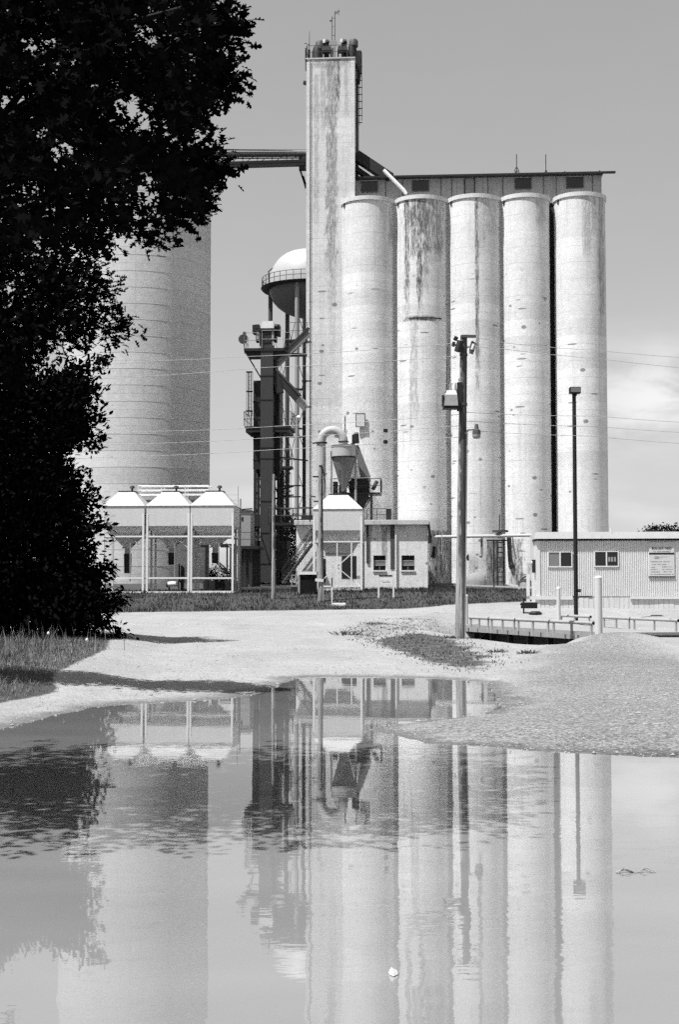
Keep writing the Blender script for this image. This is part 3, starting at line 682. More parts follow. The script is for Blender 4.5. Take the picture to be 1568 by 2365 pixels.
def cage_ladder(name, xa, xb, pt, pb, y, parent, hoop=50):
    b = MB(); xm = (xa + xb) / 2
    for q in np.linspace(xa, xb, 5): b.tube([(X(q), y, Zd(pb)), (X(q), y, Zd(pt))], .016, 4)
    py = pt
    while py <= pb:
        b.box(X(xa), X(xb), y - .3, y + .02, Zd(py) - .035, Zd(py) + .035); py += hoop
    py = pt
    while py <= pb:
        b.tube([(X(xm - 3), y + .2, Zd(py)), (X(xm + 3), y + .2, Zd(py))], .012, 4); py += 9
    for q in (xm - 3, xm + 3): b.tube([(X(q), y + .2, Zd(pb + 30)), (X(q), y + .2, Zd(pt))], .022, 4)
    return b.done(name, 'dark', parent)
cage_ladder('caged_ladder', 567, 581, 858, 960, .3, t, 45); cage_ladder('caged_ladder', 655, 671, 1036, 1085, .4, t, 24); cage_ladder('caged_ladder', 655, 670, 1092, 1255, .4, t, 42)
b = MB()
for q in (648, 657): b.box(X(q), X(q) + .09, 1.2, 1.3, 0, Zd(1075))
for py in range(1085, 1330, 26): b.bar((X(648), 1.25, Zd(py)), (X(658), 1.25, Zd(py + 22)), .06); b.bar((X(640), 1.2, Zd(py)), (X(660), 1.2, Zd(py)), .06)
for py, q in ((1120, 690), (1146, 690), (1200, 706), (1228, 700)): b.bar((X(645), 1.0, Zd(py)), (X(q), 1.6, Zd(py - 2)), .09)
b.done('lattice_frame', 'dark', t)
b = MB(); b.box(X(648), X(674), .0, 1.0, Zd(1082), Zd(1077)); b.rail([(X(648), 0, Zd(1077)), (X(674), 0, Zd(1077))], 1.1, .8, .02); b.done('ladder_landing', 'dark', t)
b = MB(); b.tube([(X(636), .7, Zd(885)), (X(636), .7, Zd(1080))], .07, 6); b.tube([(X(641), .5, Zd(890)), (X(641), .5, Zd(980))], .06, 6); b.box(X(634), X(642), .4, .8, Zd(995), Zd(960)); b.done('gas_pipe', 'dark', t)
b = MB()
for (p, q, y) in ((1130, 1122, .6), (1146, 1142, .6)): b.bar((X(645), y, Zd(p)), (X(676), y, Zd(q)), .1)
b.bar((X(640), .7, Zd(1054)), (X(706), 1.5, Zd(1060)), .1); b.done('tie_beam', 'dark', t)
g = thing('yard_lamp', 'small lamp on an arm at the edge of the dryer platform', 'lamp', DF.loc + Vector((X(673) * cy_, X(673) * sy_, pz + 1.0)), YAW)
MB().tube([(0, 0, -.2), (.25, 0, -.05), (.45, 0, -.05)], .035, 5).done('arm', 'dark', g); MB().lathe([(.05, -.05), (.17, -.22), (.13, -.30)], 12, (.5, 0)).done('lamp_shade', 'white', g, True)

t = thing('bucket_elevator', 'tall grey square leg casing in front of the black dryer, with a machinery head', 'bucket elevator', DF.loc, YAW)
MB().box(X(602.4), X(631.5), -.45, .35, Zd(1345), Zd(800)).done('leg_casing', 'casing', t)
for py in (870, 925, 1035, 1060, 1158, 1231, 1302): MB().box(X(601.6), X(632.3), -.48, .38, Zd(py) - .03, Zd(py) + .03).done('flange', 'dark', t)
MB().box(X(600), X(626), -.45, .35, Zd(800), Zd(768)).done('upper_casing', 'dryer', t)
b = MB(); b.box(X(588), X(641), -.5, .6, Zd(768), Zd(761)); b.box(X(583), X(590), -.4, .5, Zd(771), Zd(752)); b.box(X(639), X(646), -.4, .5, Zd(776), Zd(752)); b.box(X(590), X(599), -.5, .3, Zd(763), Zd(752)); b.tube([(X(634), -.4, Zd(757)), (X(642), -.4, Zd(757))], .17, 8); b.box(X(590.5), X(600), -.3, .4, Zd(790), Zd(772)); b.box(X(632), X(638), -.3, .4, Zd(790), Zd(772)); b.box(X(594), X(634), -.3, .45, Zd(772), Zd(768))
b.done('drive_machinery', 'dark', t)
b = MB(); b.box(X(592.5), X(598), -.45, .3, Zd(786), Zd(768)); b.box(X(627.5), X(633), -.45, .3, Zd(786), Zd(768)); b.done('side_panel', 'galv', t)
MB().loft([[(X(a), y, Zd(p)) for a, p in ((601, 762), (604, 754), (605, 745), (631, 744), (633, 752), (633, 762))] for y in (-.42, .5)]).done('head_hood', 'white', t)
pz2 = Zd(813)
b = MB(); b.box(X(564), X(657), -.5, 1.6, pz2, pz2 + .2); b.box(X(570), X(655), -.3, 1.5, pz2 - .28, pz2); b.bar((X(566), -.2, pz2), (X(601), .1, Zd(872)), .09); b.box(X(655), X(663), -.3, 1.4, pz2 - .1, pz2 + .24)
b.box(X(660), X(705), .4, 1.2, Zd(818.5), Zd(814)); b.done('platform', 'dark', t)
b = MB(); b.rail([(X(600), -.5, pz2 + .2), (X(565), -.5, pz2 + .2), (X(565), 1.6, pz2 + .2)], 1.1, .8, .022); b.rail([(X(606), -.55, pz2 + .2), (X(655), -.5, pz2 + .2)], 1.25, 1.2, .018); b.rail([(X(656), .4, Zd(814)), (X(706), .6, Zd(814))], 1.5, 2.2, .018, 2); b.done('platform_railing', 'galv', t)
b = MB(); b.box(X(660), X(706), 1.0, 2.0, Zd(783), Zd(778)); b.rail([(X(660), 1.0, Zd(778)), (X(706), 1.0, Zd(778))], 1.2, 1.4, .02); b.done('upper_walkway', 'dark', t)
g = thing('work_lamp', 'round dark lamp on the left corner of the elevator platform', 'lamp', DF.loc + Vector((X(561) * cy_, X(561) * sy_, Zd(795))), YAW)
MB().tube([(.1, 0, -.7), (0, 0, .2)], .03, 5).done('bracket', 'dark', g); MB().tube([(-.03, -.12, .36), (.0, .12, .40)], [.34, .2], 14).done('lamp_head', 'galvdark', g, True); MB().tube([(.06, 0, .8), (.06, .1, .82)], .13, 8).done('photo_cell', 'galvdark', g)
t = thing('rising_duct', 'grey square duct slanting up from the leg casing to the tower', 'duct', DF.loc + Vector((X(632) * cy_, X(632) * sy_, Zd(845))), YAW)
o = lambda px, py, y=0.0: (X(px) - X(632), y, Zd(py) - Zd(845))
MB().bar(o(634, 846), o(709, 766, .9), .42, .5).done('duct_tube', 'duct2', t); MB().bar(o(633, 836), o(709, 756, .9), .16, .6).done('top_plate', 'dark', t)
b = MB(); b.bar(o(640, 829, -.1), o(662, 800, -.1), .16, .2); b.bar(o(632, 852), o(640, 835), .3, .5); b.done('flange', 'dark', t)
t = thing('falling_duct', 'dark square duct slanting down from the leg casing to the tower foot', 'duct', DF.loc + Vector((X(634) * cy_, X(634) * sy_, Zd(860))), YAW)
o = lambda px, py, y=0.0: (X(px) - X(634), y, Zd(py) - Zd(860))
MB().bar(o(632, 862), o(686, 920, .3), .56, .5).done('duct_tube', 'casing', t)
MB().bar(o(636, 852), o(694, 914, .3), .14, .62).done('top_plate', 'galvdark', t)
MB().bar(o(684, 921, .3), o(705, 943, .5), .48, .44).done('end_spout', 'galv', t)
MB().bar(o(687, 912, .3), o(707, 930, .5), .12, .5).done('end_cover', 'white', t)
MB().bar(o(632, 850, .1), o(646, 908, .1), .5, .7).done('inlet_box', 'dryer', t)
tag(MB().bar(DF.loc + Vector((X(675), 1.0, Zd(893))), DF.loc + Vector((X(694), 3, Zd(886))), .12).done('stay_bar', 'dark'), 'short dark stay bar between the falling duct and the tall pipe', 'bar')
# tall plain pipes beside the tower
for px, r, lab, m_ in ((702.5, .13, 'dark vertical pipe hard against the left side of the square tower', 'dryer'),):
    p = P(px, 900, 103); zb = gz(p.x, p.y)
    t = thing('standpipe', lab, 'pipe', (p.x, p.y, zb))
    top = zat(700 if r > .15 else 735, 103) - zb
    MB().tube([(0, 0, -.2), (0, 0, top)], r, 14).done('pipe_run', m_, t, True)
    b = MB()
    for py in (882, 908, 1000, 1140) if r > .15 else (790, 880, 940): z = zat(py, 103) - zb; b.tube([(0, 0, z - .06), (0, 0, z + .06)], r + .05, 12); b.box(0, .5, -.04, .04, z - .05, z + .05)
    b.done('pipe_clamp', 'dark', t)
# ================================================================ low concrete building
bz_ = gz(P(836, 1300, 95).x, 95) - .3
BF = Fr(836, 1280, 95, bz_); X, Zb = BF.x, BF.z
t = thing('work_house', 'low flat roofed concrete building at the foot of the silos with two square windows', 'building', BF.loc, YAW)
x0, x1 = X(684), X(988); zt = Zb(1212)
bcon = CONCRETE('building_concrete', 0.6, [(X(890), .18, zt, zt - 3.0, .55, .1), (X(884), .08, zt, zt - 3.4, .5, .12), (X(856), .10, zt, zt - 1.2, .5, .12), (X(895), .5, zt, zt - .8, .5, .1), (X(930), .2, zt, zt - .5, .4, .15)], .15, 0, (0, 20), .15, 15, .3)
# wall with two window openings
wx = [x0, X(862.5), X(890.5), X(927.5), X(957.5), x1]; wz0, wz1 = Zb(1317), Zb(1283)
b = MB()
def holed(b, xs, z0, z1, zl, zh, y0, y1, holes):
    for i in range(len(xs) - 1):
        if i in holes: b.box(xs[i], xs[i + 1], y0, y1, z0, zl); b.box(xs[i], xs[i + 1], y0, y1, zh, z1)
        else: b.box(xs[i], xs[i + 1], y0, y1, z0, z1)
holed(b, wx, -.6, zt, wz0, wz1, 0, .3, (1, 3))
b.box(x0, x0 + .3, .3, 8, -.6, zt); b.box(x1 - .3, x1, .3, 8, -.6, zt); b.box(x0 + .3, x1 - .3, 7.7, 8, -.6, zt)
b.done('wall', bcon, t)
b = MB(); b.box(x0 - .12, x1 + .10, -.36, 8.1, zt, zt + .28)
b.done('roof_slab', CONCRETE('eave_concrete', .42, blotch=.25, seed=21, vst=.6), t)
MB().box(x0 - .1, x1 + .08, -.34, 8.0, zt + .28, zt + .31).done('roof_edge', 'whitefresh', t)
MB().box(X(789), X(823), -.02, .02, Zb(1336), Zb(1284)).done('doorway', 'dark', t)
MB().box(X(742), X(752), -.02, .02, Zb(1345), Zb(1290)).done('doorway', 'dryer', t)
for a, c in ((862.5, 890.5), (927.5, 957.5)):
    f = MB().box(X(a), X(c), .16, .2, wz0, wz1).done('window', 'glass', t)
    b = MB()
    for u in (.36, .66): z = wz1 + (wz0 - wz1) * u; b.box(X(a), X(c), .1, .15, z - .035, z + .035)
    b.box((X(a) + X(c)) / 2 - .015, (X(a) + X(c)) / 2 + .015, .12, .155, wz0, wz1 - .3); b.done('glazing_bar', 'galv', f)
    MB().box(X(a), X(c), .12, .15, wz1 + (wz0 - wz1) * .64, wz1 + (wz0 - wz1) * .38).done('lower_sash', 'glassgrey', f)
    MB().box(X(a) - .05, X(c) + .05, -.08, .1, wz0 - .09, wz0).done('sill', 'white', f)
MB().box(X(902), X(911.5), -.05, 0, Zb(1314), zt).done('rain_stain_board', CONCRETE('wet_stained_board', .07, blotch=.3, vst=.6, seed=3), t)
MB().box(X(912.5), X(916), -.14, 0, 0, zt).done('downpipe', 'white', t)
MB().box(X(846.5), X(852), -.10, 0, Zb(1300), zt).done('corner_gutter', CONCRETE('gutter_rust', .05, blotch=.3, seed=5, vst=.5), t)
b = MB(); b.tube([(x1 + .05, -.2, zt + .2), (x1 + .12, -.2, zt - .5), (x1 + .2, -.1, zt - 1.0)], .09, 8); b.box(x1 + .02, x1 + .3, -.2, .1, zt - 1.25, zt - .75); b.done('side_vent', 'dryer', t)
b = MB(); b.rail([(X(846), .6, zt + .31), (X(893), .6, zt + .31), (X(893), 3.5, zt + .31)], .8, .9, .022); b.box(X(893) - .05, X(893) + .3, .5, .8, zt + .31, zt + 1.1); b.done('roof_railing', 'dark', t)
b = MB()
b.rail([(X(686), .3, zt + .31), (X(722), .3, zt + .31)], .9, .8, .022); b.box(X(690), X(722), 1.5, 2.5, zt + .31, zt + .75); b.done('roof_box', 'dark', t)
# stairs up the left end
st_ = thing('steel_stair', 'steep grey steel stair with handrails up the left end of the low building', 'stair', BF.loc + Vector((X(660) * cy_, X(660) * sy_ - .9, 0)), YAW)
o = lambda px, py, y=0.0: (X(px) - X(660), y, Zb(py))
b = MB()
for y in (-.5, .5): b.bar(o(655, 1347, y), o(722, 1256, y), .10, .26)
b.done('stringer', 'galvdark', st_)
b = MB()
for k in range(14):
    u = (k + .5) / 14; p = Vector(o(655 + 67 * u, 1347 - 91 * u)); b.box(p.x - .14, p.x + .14, -.48, .48, p.z, p.z + .05)
b.done('tread', 'galvdark', st_)
b = MB()
for y in (-.5, .5):
    for dz_ in (.5, 1.0): b.bar(Vector(o(655, 1347, y)) + Vector((0, 0, dz_)), Vector(o(722, 1256, y)) + Vector((0, 0, dz_)), .05)
    for k in range(5): p = Vector(o(655 + 67 * k / 4, 1347 - 91 * k / 4, y)); b.tube([p, p + Vector((0, 0, 1.0))], .025, 5)
b.done('hand_rail', 'dark', st_)
# catwalk from the dryer to the building roof
cw = thing('link_walkway', 'dark narrow walkway between the dryer and the low building roof', 'walkway', BF.loc + Vector((X(665) * cy_, 1.2 + X(665) * sy_, zt)), YAW)
b = MB(); b.box(-1.4, 1.9, 0, .8, .05, .22); b.rail([(-1.4, 0, .22), (1.9, 0, .22)], 1.0, .8, .022); b.rail([(-.6, .8, .22), (1.9, .8, .22)], 1.0, .8, .022); b.box(-1.3, -1.05, 0, .3, -2.4, .05); b.done('deck', 'dark', cw)

# ================================================================ hopper bins
def hopper_bin(lab, pl, pr, py, d, peak, eave, wallb, hopb, base, cat='bin', depth=None, yaw=YAW, group=None, chute=None, legw=.11, toprail=1239, lowrail=1335, brace=False, mouth=.12):
    f0 = Fr((pl + pr) / 2, py, d, 0, yaw)
    zb = zat(base, d); t = thing('hopper_bin', lab, cat, (f0.loc.x, d, zb), yaw, group)
    f = Fr((pl + pr) / 2, py, d, zb, yaw); Zf = f.z
    h = (f.x(pr) - f.x(pl)) / 2; D = depth or 2 * h; q = .19 * 2 * h
    ze, zp, zw, zh = Zf(eave), Zf(peak, D / 2), Zf(wallb), Zf(hopb, D / 2)
    ze_ = ze
    MB().loft([[(-h - .05, -.05, ze), (h + .05, -.05, ze), (h + .05, D + .05, ze), (-h - .05, D + .05, ze)], [(-q, D / 2 - q, zp), (q, D / 2 - q, zp), (q, D / 2 + q, zp), (-q, D / 2 + q, zp)]]).done('roof', 'binroof', t)
    b = MB(); b.box(-q - .03, q + .03, D / 2 - q - .03, D / 2 + q + .03, zp, zp + .05); b.done('roof_cap', 'dryer', t)
    g = MB(); g.lathe([(.06, zp + .05), (.06, zp + .22), (.15, zp + .24), (.13, zp + .36), (.03, zp + .40)], 12, (q * .5, D / 2)); g.done('roof_vent', 'galvdark', t, True)
    MB().box(-h, h, 0, D, zw, ze - .002).done('wall', 'binwall', t)
    s = mouth
    MB().loft([[(-h, 0, zw), (h, 0, zw), (h, D, zw), (-h, D, zw)], [(-s, D / 2 - s, zh), (s, D / 2 - s, zh), (s, D / 2 + s, zh), (-s, D / 2 + s, zh)]]).done('hopper', 'hopper', t)
    b = MB(); b.box(-s - .03, s + .03, D / 2 - s - .03, D / 2 + s + .03, zh - (.28 if s < .3 else .14), zh + .02); b.done('outlet', 'galv', t)
    b = MB(); b.bar((-.3, D / 2 - .1, zh + .05), (.42, D / 2 - .1, zh + .28), .06, .2); b.done('slide_gate', 'dark', t)
    if chute:
        MB().frus(-.17, .17, D / 2 - .17, D / 2 + .17, Zf(chute, D / 2), -.19, .19, D / 2 - .19, D / 2 + .19, zh - .28).done('chute_sleeve', 'black', t)
    lw = legw
    for (x, y, m_) in ((-h, -.02, 'whitefresh'), (h - lw, -.02, 'whitefresh'), (-h, D - lw, 'hopper'), (h - lw, D - lw, 'hopper')):
        b = MB(); b.box(x, x + lw, y, y + lw, 0, zw + .6 * (ze - zw)); b.done('leg', m_, t)
    zt_, zl_ = Zf(toprail), Zf(lowrail)
    for nm, z, w_ in (('upper_rail', zt_, .045), ('lower_rail', zl_, .045), ('base_beam', .06, .065)):
        b = MB(); y = .0 if nm != 'base_beam' else -.03
        b.box(-h + lw, h - lw, y, y + .08, z - w_, z + w_)
        if nm == 'lower_rail': b.done(nm, 'whitefresh', t); b = MB()
        b.box(-h + lw, h - lw, D - .1, D - .02, z - w_, z + w_)
        if nm != 'lower_rail':
            for x in (-h + .01, h - .09): b.box(x, x + .08, lw, D - lw, z - w_, z + w_)
        b.done(nm, 'whitefresh', t)
    if brace:
        b = MB(); zt2 = zt_ - .06
        b.bar((-h + lw, .12, zl_), (h - lw, .12, zt2 - .2), .06); b.bar((-h + .5, .14, zt2 - .7), (h - lw, .14, zl_), .05); b.done('cross_brace', 'white', t)
        for x in (-h + .58, -.05 - .02, h - .72): MB().box(x, x + .07, .01, .07, zl_ + .04, zt_ - .045).done('upright', 'whitefresh', t)
    else:
        MB().bar((-h + lw, .05, zt_ - .75), (-h + .75, .4, zt_ - .15), .035).done('corner_brace', 'galv', t); MB().bar((h - lw, .05, zt_ - .65), (h - .8, .4, zt_ - .1), .035).done('corner_brace', 'galv', t)
        MB().box(.36, .41, .1, .15, zl_ - .2, zt_ - .1).done('upright', 'galv', t)
    return t, f
GB = 'white hopper bins standing on leg frames'
hopper_bin('left one of three joined white hopper bins, with the longest black sleeve', 236, 332, 1240, 82, 1137, 1168.5, 1215, 1268, 1371, group=GB, chute=1324)
hopper_bin('middle one of three joined white hopper bins, between its two neighbours', 337, 437, 1240, 81.7, 1137, 1168, 1214.5, 1266, 1370.5, group=GB, chute=1304)
hopper_bin('right one of three joined white hopper bins, next to the dark dryer', 439, 539, 1240, 81.3, 1136.5, 1167.5, 1214, 1266, 1369.5, group=GB, chute=1301)
hopper_bin('single white hopper bin with a cross braced front', 722.5, 837, 1260, 88, 1144, 1175.5, 1224.7, 1279, 1364, group=GB, mouth=.78, depth=2.6, legw=.14, toprail=1251, lowrail=1354, brace=True)
# catwalk along the back of the three bins
cf = Fr(400, 1150, 84.3, zat(1152, 84.3))
t = thing('bin_catwalk', 'white railed catwalk behind the roofs of the three joined hopper bins', 'catwalk', cf.loc, YAW)
b = MB(); b.rail([(cf.x(318), 0, 0), (cf.x(482), 0, 0)], cf.z(1122), 1.25, .03, 2); b.done('railing', 'whitefresh', t)
b = MB(); b.rail([(cf.x(318), .9, 0), (cf.x(482), .9, 0)], cf.z(1122), 1.25, .03, 2); b.done('back_railing', 'white', t)
MB().box(cf.x(318), cf.x(482), 0, .9, -.14, -.05).done('deck', 'galvdark', t)
b = MB(); b.rail([(cf.x(508), .3, -.4), (cf.x(548), .3, -.4)], cf.z(1127), .8, .014, 1); b.tube([(cf.x(548), .3, -1.2), (cf.x(548), .3, cf.z(1123))], .02, 5); b.done('end_railing', 'galv', t)
# side pipe frame right of the bins
sf = Fr(545, 1280, 83, zat(1372, 83))
t = thing('riser_pipes', 'two thin pale pipes rising beside the right hopper bin', 'pipe frame', sf.loc, YAW)
b = MB(); b.tube([(sf.x(544), 0, 0), (sf.x(544), 0, sf.z(1180))], .07, 8); b.tube([(sf.x(550), .8, 0), (sf.x(550), .8, sf.z(1150))], .05, 8); b.done('upright', 'galv', t)
b = MB(); b.bar((sf.x(541), 0, sf.z(1305)), (sf.x(549), 0, sf.z(1265)), .05); b.bar((sf.x(540), 0, sf.z(1305)), (sf.x(550), .4, sf.z(1305)), .06); b.done('bracket', 'white', t)
# blower under the middle bin
ff = Fr(405, 1345, 86.5, gz(P(405, 1345, 86.5).x, 86.5))
t = thing('aeration_blower', 'white horizontal blower pipe with dark valve stack, behind the middle hopper bin', 'blower', ff.loc, YAW)
MB().tube([(ff.x(387), 0, .42), (ff.x(412), 0, .47)], .16, 12).done('pipe_body', 'whitefresh', t, True)
MB().tube([(ff.x(384), 0, .415), (ff.x(387), 0, .42)], .19, 12).done('end_cap', 'dryer', t)
b = MB(); b.box(ff.x(412), ff.x(423), -.2, .3, 0, .62); b.tube([(ff.x(413), 0, .6), (ff.x(413), 0, ff.z(1302))], .05, 6); b.tube([(ff.x(421), 0, .6), (ff.x(421), 0, 1.4), (ff.x(418), 0, ff.z(1306))], [.14, .12, .05], 8); b.tube([(ff.x(390), 0, 0), (ff.x(390), 0, .35)], .05, 6); b.done('valve_stack', 'dark', t)
MB().box(ff.x(415), ff.x(418.5), -.32, -.22, .05, .55).done('control_box', 'white', t)
# dark conveyor legs seen through the right bin
ff = Fr(485, 1300, 88, gz(P(485, 1300, 88).x, 88))
t = thing('transfer_conveyor', 'dark conveyor legs and boot standing behind the right hopper bin', 'conveyor', ff.loc, YAW)
b = MB(); b.box(ff.x(473), ff.x(479), 0, .4, 0, ff.z(1262)); b.box(ff.x(462), ff.x(480), 0, .4, ff.z(1264), ff.z(1258)); b.box(ff.x(508), ff.x(540), 0, .6, ff.z(1264), ff.z(1256)); b.box(ff.x(522), ff.x(525), 0, .15, 0, ff.z(1258)); b.box(ff.x(528), ff.x(531), .4, .55, 0, ff.z(1258)); b.bar((ff.x(498), 0, ff.z(1298)), (ff.x(524), 0, ff.z(1324)), .1); b.bar((ff.x(498), 0, ff.z(1292)), (ff.x(524), 0, ff.z(1316)), .08); b.done('frame', 'dark', t)
MB().box(ff.x(464), ff.x(545), .8, 2.2, 0, ff.z(1341)).done('boot', 'dryer', t)
# small shed and tanks left of the dryer
sf = Fr(565, 1250, 96, gz(P(565, 1250, 96).x, 96))
t = thing('control_shed', 'small grey metal shed on a raised deck left of the dark dryer', 'shed', sf.loc, YAW)
z0 = sf.z(1262)
MB().box(sf.x(552), sf.x(578), 0, 2, z0, sf.z(1180)).done('wall', 'galv', t)
MB().box(sf.x(551), sf.x(580), -.1, 2.1, sf.z(1180), sf.z(1178)).done('roof', 'galvdark', t)
MB().box(sf.x(557), sf.x(561), -.03, .0, sf.z(1203), sf.z(1194)).done('window', 'glass', t)
b = MB(); b.box(sf.x(540), sf.x(600), -1.2, 2, z0 - .2, z0); b.rail([(sf.x(543), -1.1, z0), (sf.x(598), -1.1, z0)], .9, 1.6, .025); b.done('deck', 'dark', t)
b = MB()
for q in (543, 556, 566, 580): b.box(sf.x(q), sf.x(q) + .16, -.9, -.7, 0, z0 - .2)
b.done('deck_post', 'dark', t)
sf2 = Fr(570, 1300, 97.2, gz(P(570, 1300, 97.2).x, 97.2))
t = thing('machine_pit_wall', 'dark plank wall closing the space under the shed deck', 'wall', sf2.loc, YAW)
b = MB(); 
for k in range(9):
    if k != 4: b.box(sf2.x(551 + k * 5.6), sf2.x(551 + k * 5.6) + .155, 0, .1, 0, sf2.z(1262))
b.done('plank', 'dryer', t)
tag(MB().tube([P(553, 1177, 97), P(582, 1175, 99.5)], .05, 6).done('link_pipe', 'dark'), 'thin dark pipe between the grey shed and the dryer', 'pipe')

# ================================================================ dust collector with gooseneck pipe
CF = Fr(794, 1080, 97.2, zt + bz_ + .31 - .2); X, Zc = CF.x, CF.z
t = thing('dust_collector', 'pale gooseneck pipe feeding a cone shaped dust cyclone above the single hopper bin', 'cyclone', CF.loc, YAW)
rp = 10.3 * CF.k; xm, rm = X(767.5), 25.5 * CF.k; zc_ = Zc(1019)
pts = [(xm - rm, 0, Zc(1200))] + [(xm - rm, 0, zc_ - .3)] + [(xm + rm * math.cos(a), 0, zc_ + rm * math.sin(a)) for a in np.linspace(PI, 0, 17)] + [(xm + rm, 0, Zc(1028))]
MB().tube(pts, rp, 20).done('gooseneck_pipe', 'duct', t, True)
b = MB(); b.tube([(xm - rm, 0, Zc(1024)), (xm - rm, 0, Zc(1021))], rp + .1, 20); b.tube([(xm + rm, 0, Zc(1021)), (xm + rm, 0, Zc(1019))], rp + .05, 20)
b.bar((xm - rm - .62, -.1, Zc(1023.5)), (xm - rm, -.1, Zc(1022)), .09); b.done('pipe_flange', 'dark', t)
R = 28 * CF.k
MB().lathe([(R, Zc(1056)), (R, Zc(1030))], 32).done('drum', 'duct', t, True)
MB().lathe([(R + .05, Zc(1032)), (R + .05, Zc(1029)), (rp, Zc(1026))], 32).done('drum_lid', 'duct2', t, True)
MB().lathe([(.16, Zc(1136)), (R, Zc(1056))], 32).done('cone', 'duct2', t, True)
MB().lathe([(R + .04, Zc(1058.5)), (R + .04, Zc(1055))], 32).done('rim_band', 'dark', t)
b = MB(); b.tube([(X(821.5), -.1, Zc(1205)), (X(821.5), -.1, Zc(1042))], .08, 8); b.tube([(X(767), -.3, Zc(1150)), (X(767), -.3, Zc(1060))], .05, 8); b.tube([(X(764), .5, Zc(1200)), (X(764), .5, Zc(1040))], .05, 8); b.bar((X(767), -.75, Zc(1062)), (X(806), -.35, Zc(1106)), .04)
b.done('support_post', 'galv', t)
b = MB(); b.tube([(X(788), -.5, Zc(1142)), (X(788), -.5, Zc(1118))], .03, 6); b.tube([(X(774), -.5, Zc(1141)), (X(788), -.5, Zc(1141))], .03, 6); b.tube([(X(797), -.2, Zc(1124)), (X(803), -.2, Zc(1108))], .03, 6); b.done('slide_rod', 'dark', t)
sd_ = thing('sloping_duct', 'pale grey duct leaning down to the right behind the cyclone', 'duct', CF.loc + Vector((X(838) * cy_, 1.5 + X(838) * sy_, Zc(1101))), YAW)
MB().loft([[(X(a) - X(838), y, Zc(p) - Zc(1101)) for a, p in ((838, 1120), (857, 1108), (858, 1100), (829, 1024), (813, 1024), (822, 1040))] for y in (-.3, .3)]).done('duct_tube', 'duct2', sd_)
b = MB(); b.box(X(814) - X(838), X(824) - X(838), -.4, .4, Zc(1018) - Zc(1101), Zc(1000) - Zc(1101)); b.tube([(X(826) - X(838), -.3, Zc(1020) - Zc(1101)), (X(824) - X(838), -.3, Zc(995) - Zc(1101))], .16, 8); b.box(X(812) - X(838), X(820) - X(838), -.5, .2, Zc(1025) - Zc(1101), Zc(1020) - Zc(1101)); b.done('fan_motor', 'dark', sd_)
MB().box(X(816) - X(838), X(829) - X(838), -.3, .35, Zc(999) - Zc(1101), Zc(996) - Zc(1101)).done('cover_plate', 'white', sd_)
md = thing('cleaner_platform', 'railed steel platform carrying dark cleaning machines to the right of the cyclone', 'platform', CF.loc + Vector((X(845) * cy_, 1.2 + X(845) * sy_, Zc(1136))), YAW)
x_ = lambda px: X(px) - X(845); z_ = lambda py: Zc(py) - Zc(1136)
b = MB(); b.box(x_(770), x_(880), -.6, 1.4, -.12, 0); b.done('deck', 'dark', md)
b = MB(); b.rail([(x_(765), -.6, 0), (x_(800), -.6, 0)], z_(1104), .9, .025); b.rail([(x_(800), -.65, 0), (x_(881), -.6, 0), (x_(881), 1.4, 0)], z_(1104), 1.2, .025); b.done('railing', 'dark', md)
MB().loft([[(x_(a), y, z_(p)) for a, p in ((808, 1136), (854, 1136), (854, 1112), (846, 1103), (816, 1101), (806, 1112))] for y in (-.3, .9)]).done('machine_body', 'dryer', md)
b = MB(); b.frus(x_(826), x_(838), -.2, .8, z_(1180), x_(808), x_(852), -.3, .9, -.12); b.bar((x_(824), 0, z_(1172)), (x_(850), 0, z_(1142)), .5, .6); b.box(x_(803), x_(816), -.2, .6, z_(1165), 0); b.done('discharge_hopper', 'dryer', md)
b = MB()
for px, p in ((856, 1218), (772, 1200), (858, 1218)): b.box(x_(px), x_(px) + .12, -.3, -.18, z_(p), -.12)
b.bar((x_(845), -.2, z_(1170)), (x_(860), -.2, z_(1145)), .08); b.done('support_post', 'galvdark', md)
b = MB(); b.box(x_(770), x_(780), -.4, .2, 0, z_(1110)); b.box(x_(783), x_(795), -.3, .3, 0, z_(1118)); b.tube([(x_(798), -.2, 0), (x_(798), -.2, z_(1113))], .12, 8); b.tube([(x_(862), 0, z_(1128)), (x_(872), 0, z_(1108))], .14, 8); b.done('drive_motor', 'galvdark', md)
MB().box(x_(815), x_(866), -.5, -.3, z_(1103), z_(1101)).done('top_cover', 'white', md)
p = ew(EF.x(836), -1.95 - .25, ez(985, -2.1))
t = thing('wall_panel', 'blank rectangular panel fixed on the first silo above the cyclone', 'panel', p, YAW)
hw = 9.5 * K; hh = 29 * K * 1.0
MB().box(-hw, hw, 0, .06, 0, hh).done('board', 'binwall', t); b = MB(); b.box(-hw - .03, hw + .03, -.03, .07, -.05, 0); b.box(hw, hw + .05, -.03, .07, 0, hh); b.box(-hw - .04, -hw, -.02, .07, 0, hh); b.box(-hw, hw, -.02, .07, hh, hh + .03); b.done('frame', 'galvdark', t)

